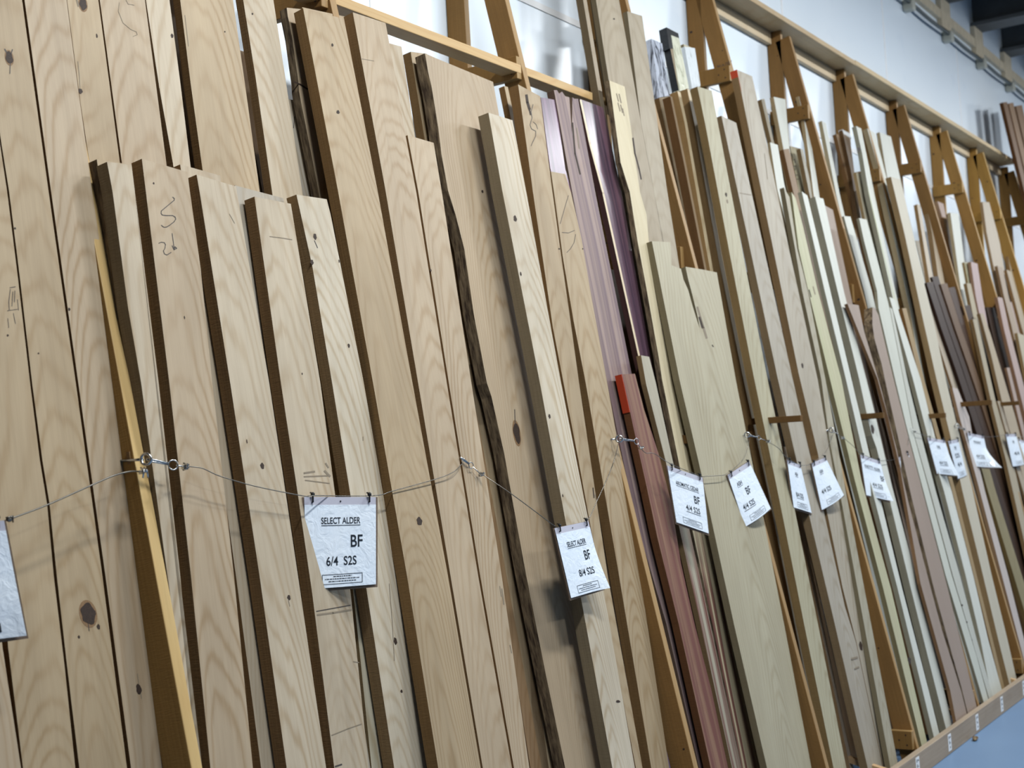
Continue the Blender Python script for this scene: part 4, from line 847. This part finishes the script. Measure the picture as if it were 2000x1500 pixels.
Sg[5] = sign([(1537, 898), (1563, 908), (1585, 1002), (1550, 991)], 2.80, 4, [('ASH', .030, .50, .25, True, .2), ('8/4 S2S', .039, .45, .70, True, .43)], 'narrow sign on the greenish board, left one of the close pair')
Sg[6] = sign([(1585, 905), (1612, 893), (1648, 967), (1605, 996)], 2.78, 12, [('ASH', .030, .40, .25, True, .2), ('4/4 S2S', .039, .35, .66, False, .43)], 'shiny crinkled sign, right one of the close pair', bend=.014)
Sg[7] = sign([(1680, 888), (1719, 901), (1738, 979), (1692, 967)], 2.79, 24, [('KNOTTY ALDER', .028, .50, .25, True, 0.74), ('BF', .054, .88, .47, False, .17), ('4/4 S2S', .039, .56, .68, True, .43)], 'white sign in front of the pair of bright white strips', curl=.03)
Sg[8] = sign([(1749, 897), (1773, 884), (1799, 951), (1774, 976)], 2.79, 6, [('ASH', .030, .45, .22, True, .2), ('4/4 S2S', .039, .45, .68, True, .43)], 'tilted sign on the pinkish brown boards', bend=.01)
Sg[9] = sign([(1811, 855), (1845, 860), (1866, 929), (1830, 925)], 2.79, 21, [('OAK', .030, .50, .22, True, .2), ('4/4 S2S', .039, .50, .68, True, .43)], 'white sign below the short dark divider peg', curl=.03)
Sg[10] = sign([(1852, 862), (1871, 858), (1888, 928), (1871, 935)], 2.79, 0, [('OAK', .030, .50, .20, True, .2), ('S2S', .046, .50, .42, False, .45), ('4/4', .046, .50, .66, False, .45)], 'narrow sign turned away, touching the one below the dark divider peg')
Sg[11] = sign([(1889, 845), (1921, 852), (1934, 914), (1901, 910)], 2.79, 27, [('WALNUT', .028, .50, .24, True, 0.45), ('4/4 S2S', .039, .50, .68, True, .43)], 'sign with a curled corner by the black gap', curl=.12)
Sg[12] = sign([(1964, 848), (1984, 848), (2000, 907), (1978, 911)], 2.79, 10, [('OAK', .030, .50, .24, True, .2), ('4/4', .046, .50, .62, False, .45)], 'curved sign near the right edge of the picture', bend=.02)
Sg[13] = sign([(1986, 856), (2012, 866), (2028, 918), (2002, 908)], 2.80, 24, [], 'last sign, cut by the right edge of the picture', small=False)
# black block of print at the foot of the cut-off sign
sg0 = [o for o in C.objects if o.name.startswith('page')][0]
bm = bmesh.new(); S0 = Sg[0]
f = bm.faces.new([bm.verts.new(S0(u, v, .0025)) for u, v in ((.62, .865), (.705, .865), (.705, .945), (.62, .945))]); f.normal_update()
link('lettering', bm, [M['print']], parent=sg0)

# ================================================================== CABLE AND ITS FITTINGS
YC = 2.80
def cable(pts, y, label, yends=None, r=.0016):
    n_ = len(pts); P = []
    for i, p in enumerate(pts):
        yy = y if yends is None else (yends[0] if i == 0 else yends[1] if i == n_-1 else y)
        P.append(at_y(p, yy))
    bm = bmesh.new(); tube(bm, smoothline(P), r, 8)
    tag(link('steel_cable', bm, [M['wire']]), label, 'cable', 'lengths of steel cable across the boards')
cable([(-60, 1040), (0, 1021), (18, 1014), (90, 987), (180, 947), (222, 929), (253, 921), (272, 921)], 2.80, 'steel cable length rising from the left edge of the picture to the yellow leg', (2.8, 2.83), .0022)
cable([(355, 911), (393, 914), (430, 930), (500, 950), (595, 969), (612, 968), (730, 968), (770, 958), (850, 936), (885, 922), (903, 905)], 2.80, 'steel cable length carrying the 6/4 select alder sign', (2.8, 2.815))
cable([(940, 925), (995, 962), (1040, 995), (1085, 1028), (1100, 1029), (1145, 1017), (1165, 980), (1190, 925), (1202, 890), (1207, 868)], 2.72, 'steel cable length carrying the 8/4 select alder sign', (2.8, 2.85))
cable([(1253, 877), (1262, 885), (1278, 886), (1308, 905), (1366, 929), (1380, 930), (1400, 929), (1420, 925), (1450, 899), (1461, 872), (1463, 857)], 2.80, 'steel cable length carrying the aromatic cedar sign and the tilted ash sign', (2.8, 2.85))
cable([(1502, 864), (1520, 875), (1536, 893), (1563, 908), (1585, 905), (1611, 884), (1620, 866), (1627, 848)], 2.80, 'steel cable length carrying the close pair of signs', (2.8, 2.85))
cable([(1646, 854), (1665, 870), (1682, 886), (1717, 899), (1732, 899), (1750, 896), (1769, 879), (1775, 858), (1772, 843)], 2.80, 'steel cable length right of the ring on the poplar board', (2.8, 2.85))
cable([(1788, 845), (1812, 852), (1845, 862), (1856, 860), (1868, 856), (1871, 838)], 2.80, 'steel cable length with two touching signs', (2.8, 2.85))
cable([(1878, 836), (1892, 845), (1921, 852), (1940, 853), (1965, 849), (1984, 848), (2010, 860)], 2.80, 'last steel cable length, running off the right edge', (2.8, 2.8))

def ringpts(c, r, ax, bx, n_=20): return [c+ax*r*math.cos(2*math.pi*k/n_)+bx*r*math.sin(2*math.pi*k/n_) for k in range(n_)]
def fitting(eye, ring, clamp, label, big=1.0, ye=None, show_eye=True):
    """screw eye in the leg, snap hook to a ring, and the cable clamp"""
    ye = ye or 2.86
    e, rg, cl = at_y(eye, ye-.02), at_y(ring, 2.81), at_y(clamp, 2.80)
    root = empty('cable_hook', e); tag(root, label, 'hook', 'hooks that tie the cable to the rack legs')
    if show_eye:
        bm = bmesh.new(); tube(bm, [e+Vector((0, .10, 0)), e+Vector((0, .012, 0))], .0035*big, 8)
        tube(bm, ringpts(e, .013*big, Vector((.35, -.93, 0)), Vector((0, 0, 1))), .0034*big, 8, closed=True)
        link('screw_eye', bm, [M['metal']], parent=root, smooth=True)
    d = (rg-e).normalized(); sd = d.cross(Vector((0, 1, 0))).normalized()
    a, b = e+d*.002, rg-d*.012*big
    bm = bmesh.new()
    tube(bm, [a, a+(b-a)*.25+sd*.003, b+sd*.0015], .0028*big, 8); tube(bm, [a, a+(b-a)*.25-sd*.003, b-sd*.0015], .0022*big, 8)
    link('snap_hook', bm, [M['metal']], parent=root)
    bm = bmesh.new(); tube(bm, ringpts(rg, .0115*big, d, sd), .0018*big, 8, closed=True); link('ring', bm, [M['metal']], parent=root)
    d2 = (cl-rg).normalized(); s2 = d2.cross(Vector((0, 1, 0))).normalized()
    bm = bmesh.new(); tube(bm, [rg+d2*.010, cl], .002*big, 6)
    obb(bm, o=cl-s2*.007*big-Vector((0, .004, 0))-d2*.006, a=d2*.012*big, b=Vector((0, .010, 0)), c=s2*.010*big)
    tube(bm, [cl+s2*.008*big+Vector((0, .006, 0)), cl+s2*.004-Vector((0, .008, 0)), cl-s2*.006*big-Vector((0, .008, 0)), cl-s2*.008*big+Vector((0, .006, 0))], .0024*big, 8)
    for k in (-1, 1):
        tube(bm, [cl+s2*.004*k-Vector((0, .003, 0)), cl+s2*.004*k-Vector((0, .016, 0))], .0018, 6); bmesh.ops.create_icosphere(bm, subdivisions=1, radius=.0042*big, matrix=Matrix.Translation(cl+s2*.004*k-Vector((0, .010, 0))))
    link('cable_clamp', bm, [M['metal']], parent=root)
fitting((285, 897), (338, 908), (361, 911), 'shiny hook, ring and clamp screwed to the yellow leg', 1.15)
# the second clamp on the yellow leg holds the left cable
cl = at_y((276, 922), 2.82); bm = bmesh.new()
obb(bm, o=cl-Vector((.008, .012, .006)), a=(.016, 0, .004), b=(0, .014, 0), c=(0, 0, .011))
for k in (-.005, .006):
    tube(bm, [cl+Vector((k, -.004, .012)), cl+Vector((k, -.016, .004)), cl+Vector((k*1.6, -.014, -.016))], .0024, 8)
bmesh.ops.create_icosphere(bm, subdivisions=2, radius=.0065, matrix=Matrix.Translation(cl+Vector((.002, -.014, .003))))
tag(link('cable_clamp', bm, [M['metal']]), 'shiny clamp ending the left cable, just below the hook on the yellow leg', 'clamp')
fitting((898, 893), (920, 909), (939, 926), 'hook coming out between two long boards, right of the 6/4 sign', 1.0, 2.84, False)
fitting((1209, 857), (1243, 862), (1251, 874), 'dark tangled hook at the second leg, left of the red topped cedar board', 1.1)
fitting((1459, 849), (1482, 855), (1499, 862), 'hook and ring on the edge of the wide ash board', 1.0)
fitting((1624, 840), (1628, 842), (1645, 855), 'ring and clamp on the poplar board above the close pair of signs', 1.1)
fitting((1770, 837), (1781, 839), (1786, 843), 'small hook on the off white boards', .9)
fitting((1869, 832), (1876, 835), (1882, 838), 'dark hook above the narrow turned sign', 1.2)
# clear tape squares on the yellow leg where the hook sits
p0 = legpt(0, H+.02, -.001)
bm = bmesh.new()
sp = at_y((18, 1014), 2.797)
bmesh.ops.create_icosphere(bm, subdivisions=2, radius=.008, matrix=Matrix.Translation(sp)@Matrix.Diagonal((1.1, .7, .9, 1)))
tube(bm, [sp+Vector((-.012, -.004, .004)), sp+Vector((.006, -.006, .007)), sp+Vector((.010, 0, -.008))], .002, 6)
tag(link('cable_knot', bm, [M['wire']]), 'grey twisted knot on the cable above the cut-off sign', 'knot')
bm = bmesh.new(); tq = [at_y(p, 2.905) for p in ((252, 882), (292, 880), (303, 951), (262, 953))]
A = [bm.verts.new(q) for q in tq]; Bq = [bm.verts.new(q+Vector((0, .012, 0))) for q in tq]
bm.faces.new(A); bm.faces.new(Bq[::-1])
for i in range(4): bm.faces.new((A[(i+1) % 4], A[i], Bq[i], Bq[(i+1) % 4]))
bmesh.ops.recalc_face_normals(bm, faces=bm.faces[:])
o = link('spacer_block', bm, [M['pineedge']]); setcol(o, (176, 152, 122)); tag(o, 'small square wooden block behind the yellow leg at the hook', 'block')
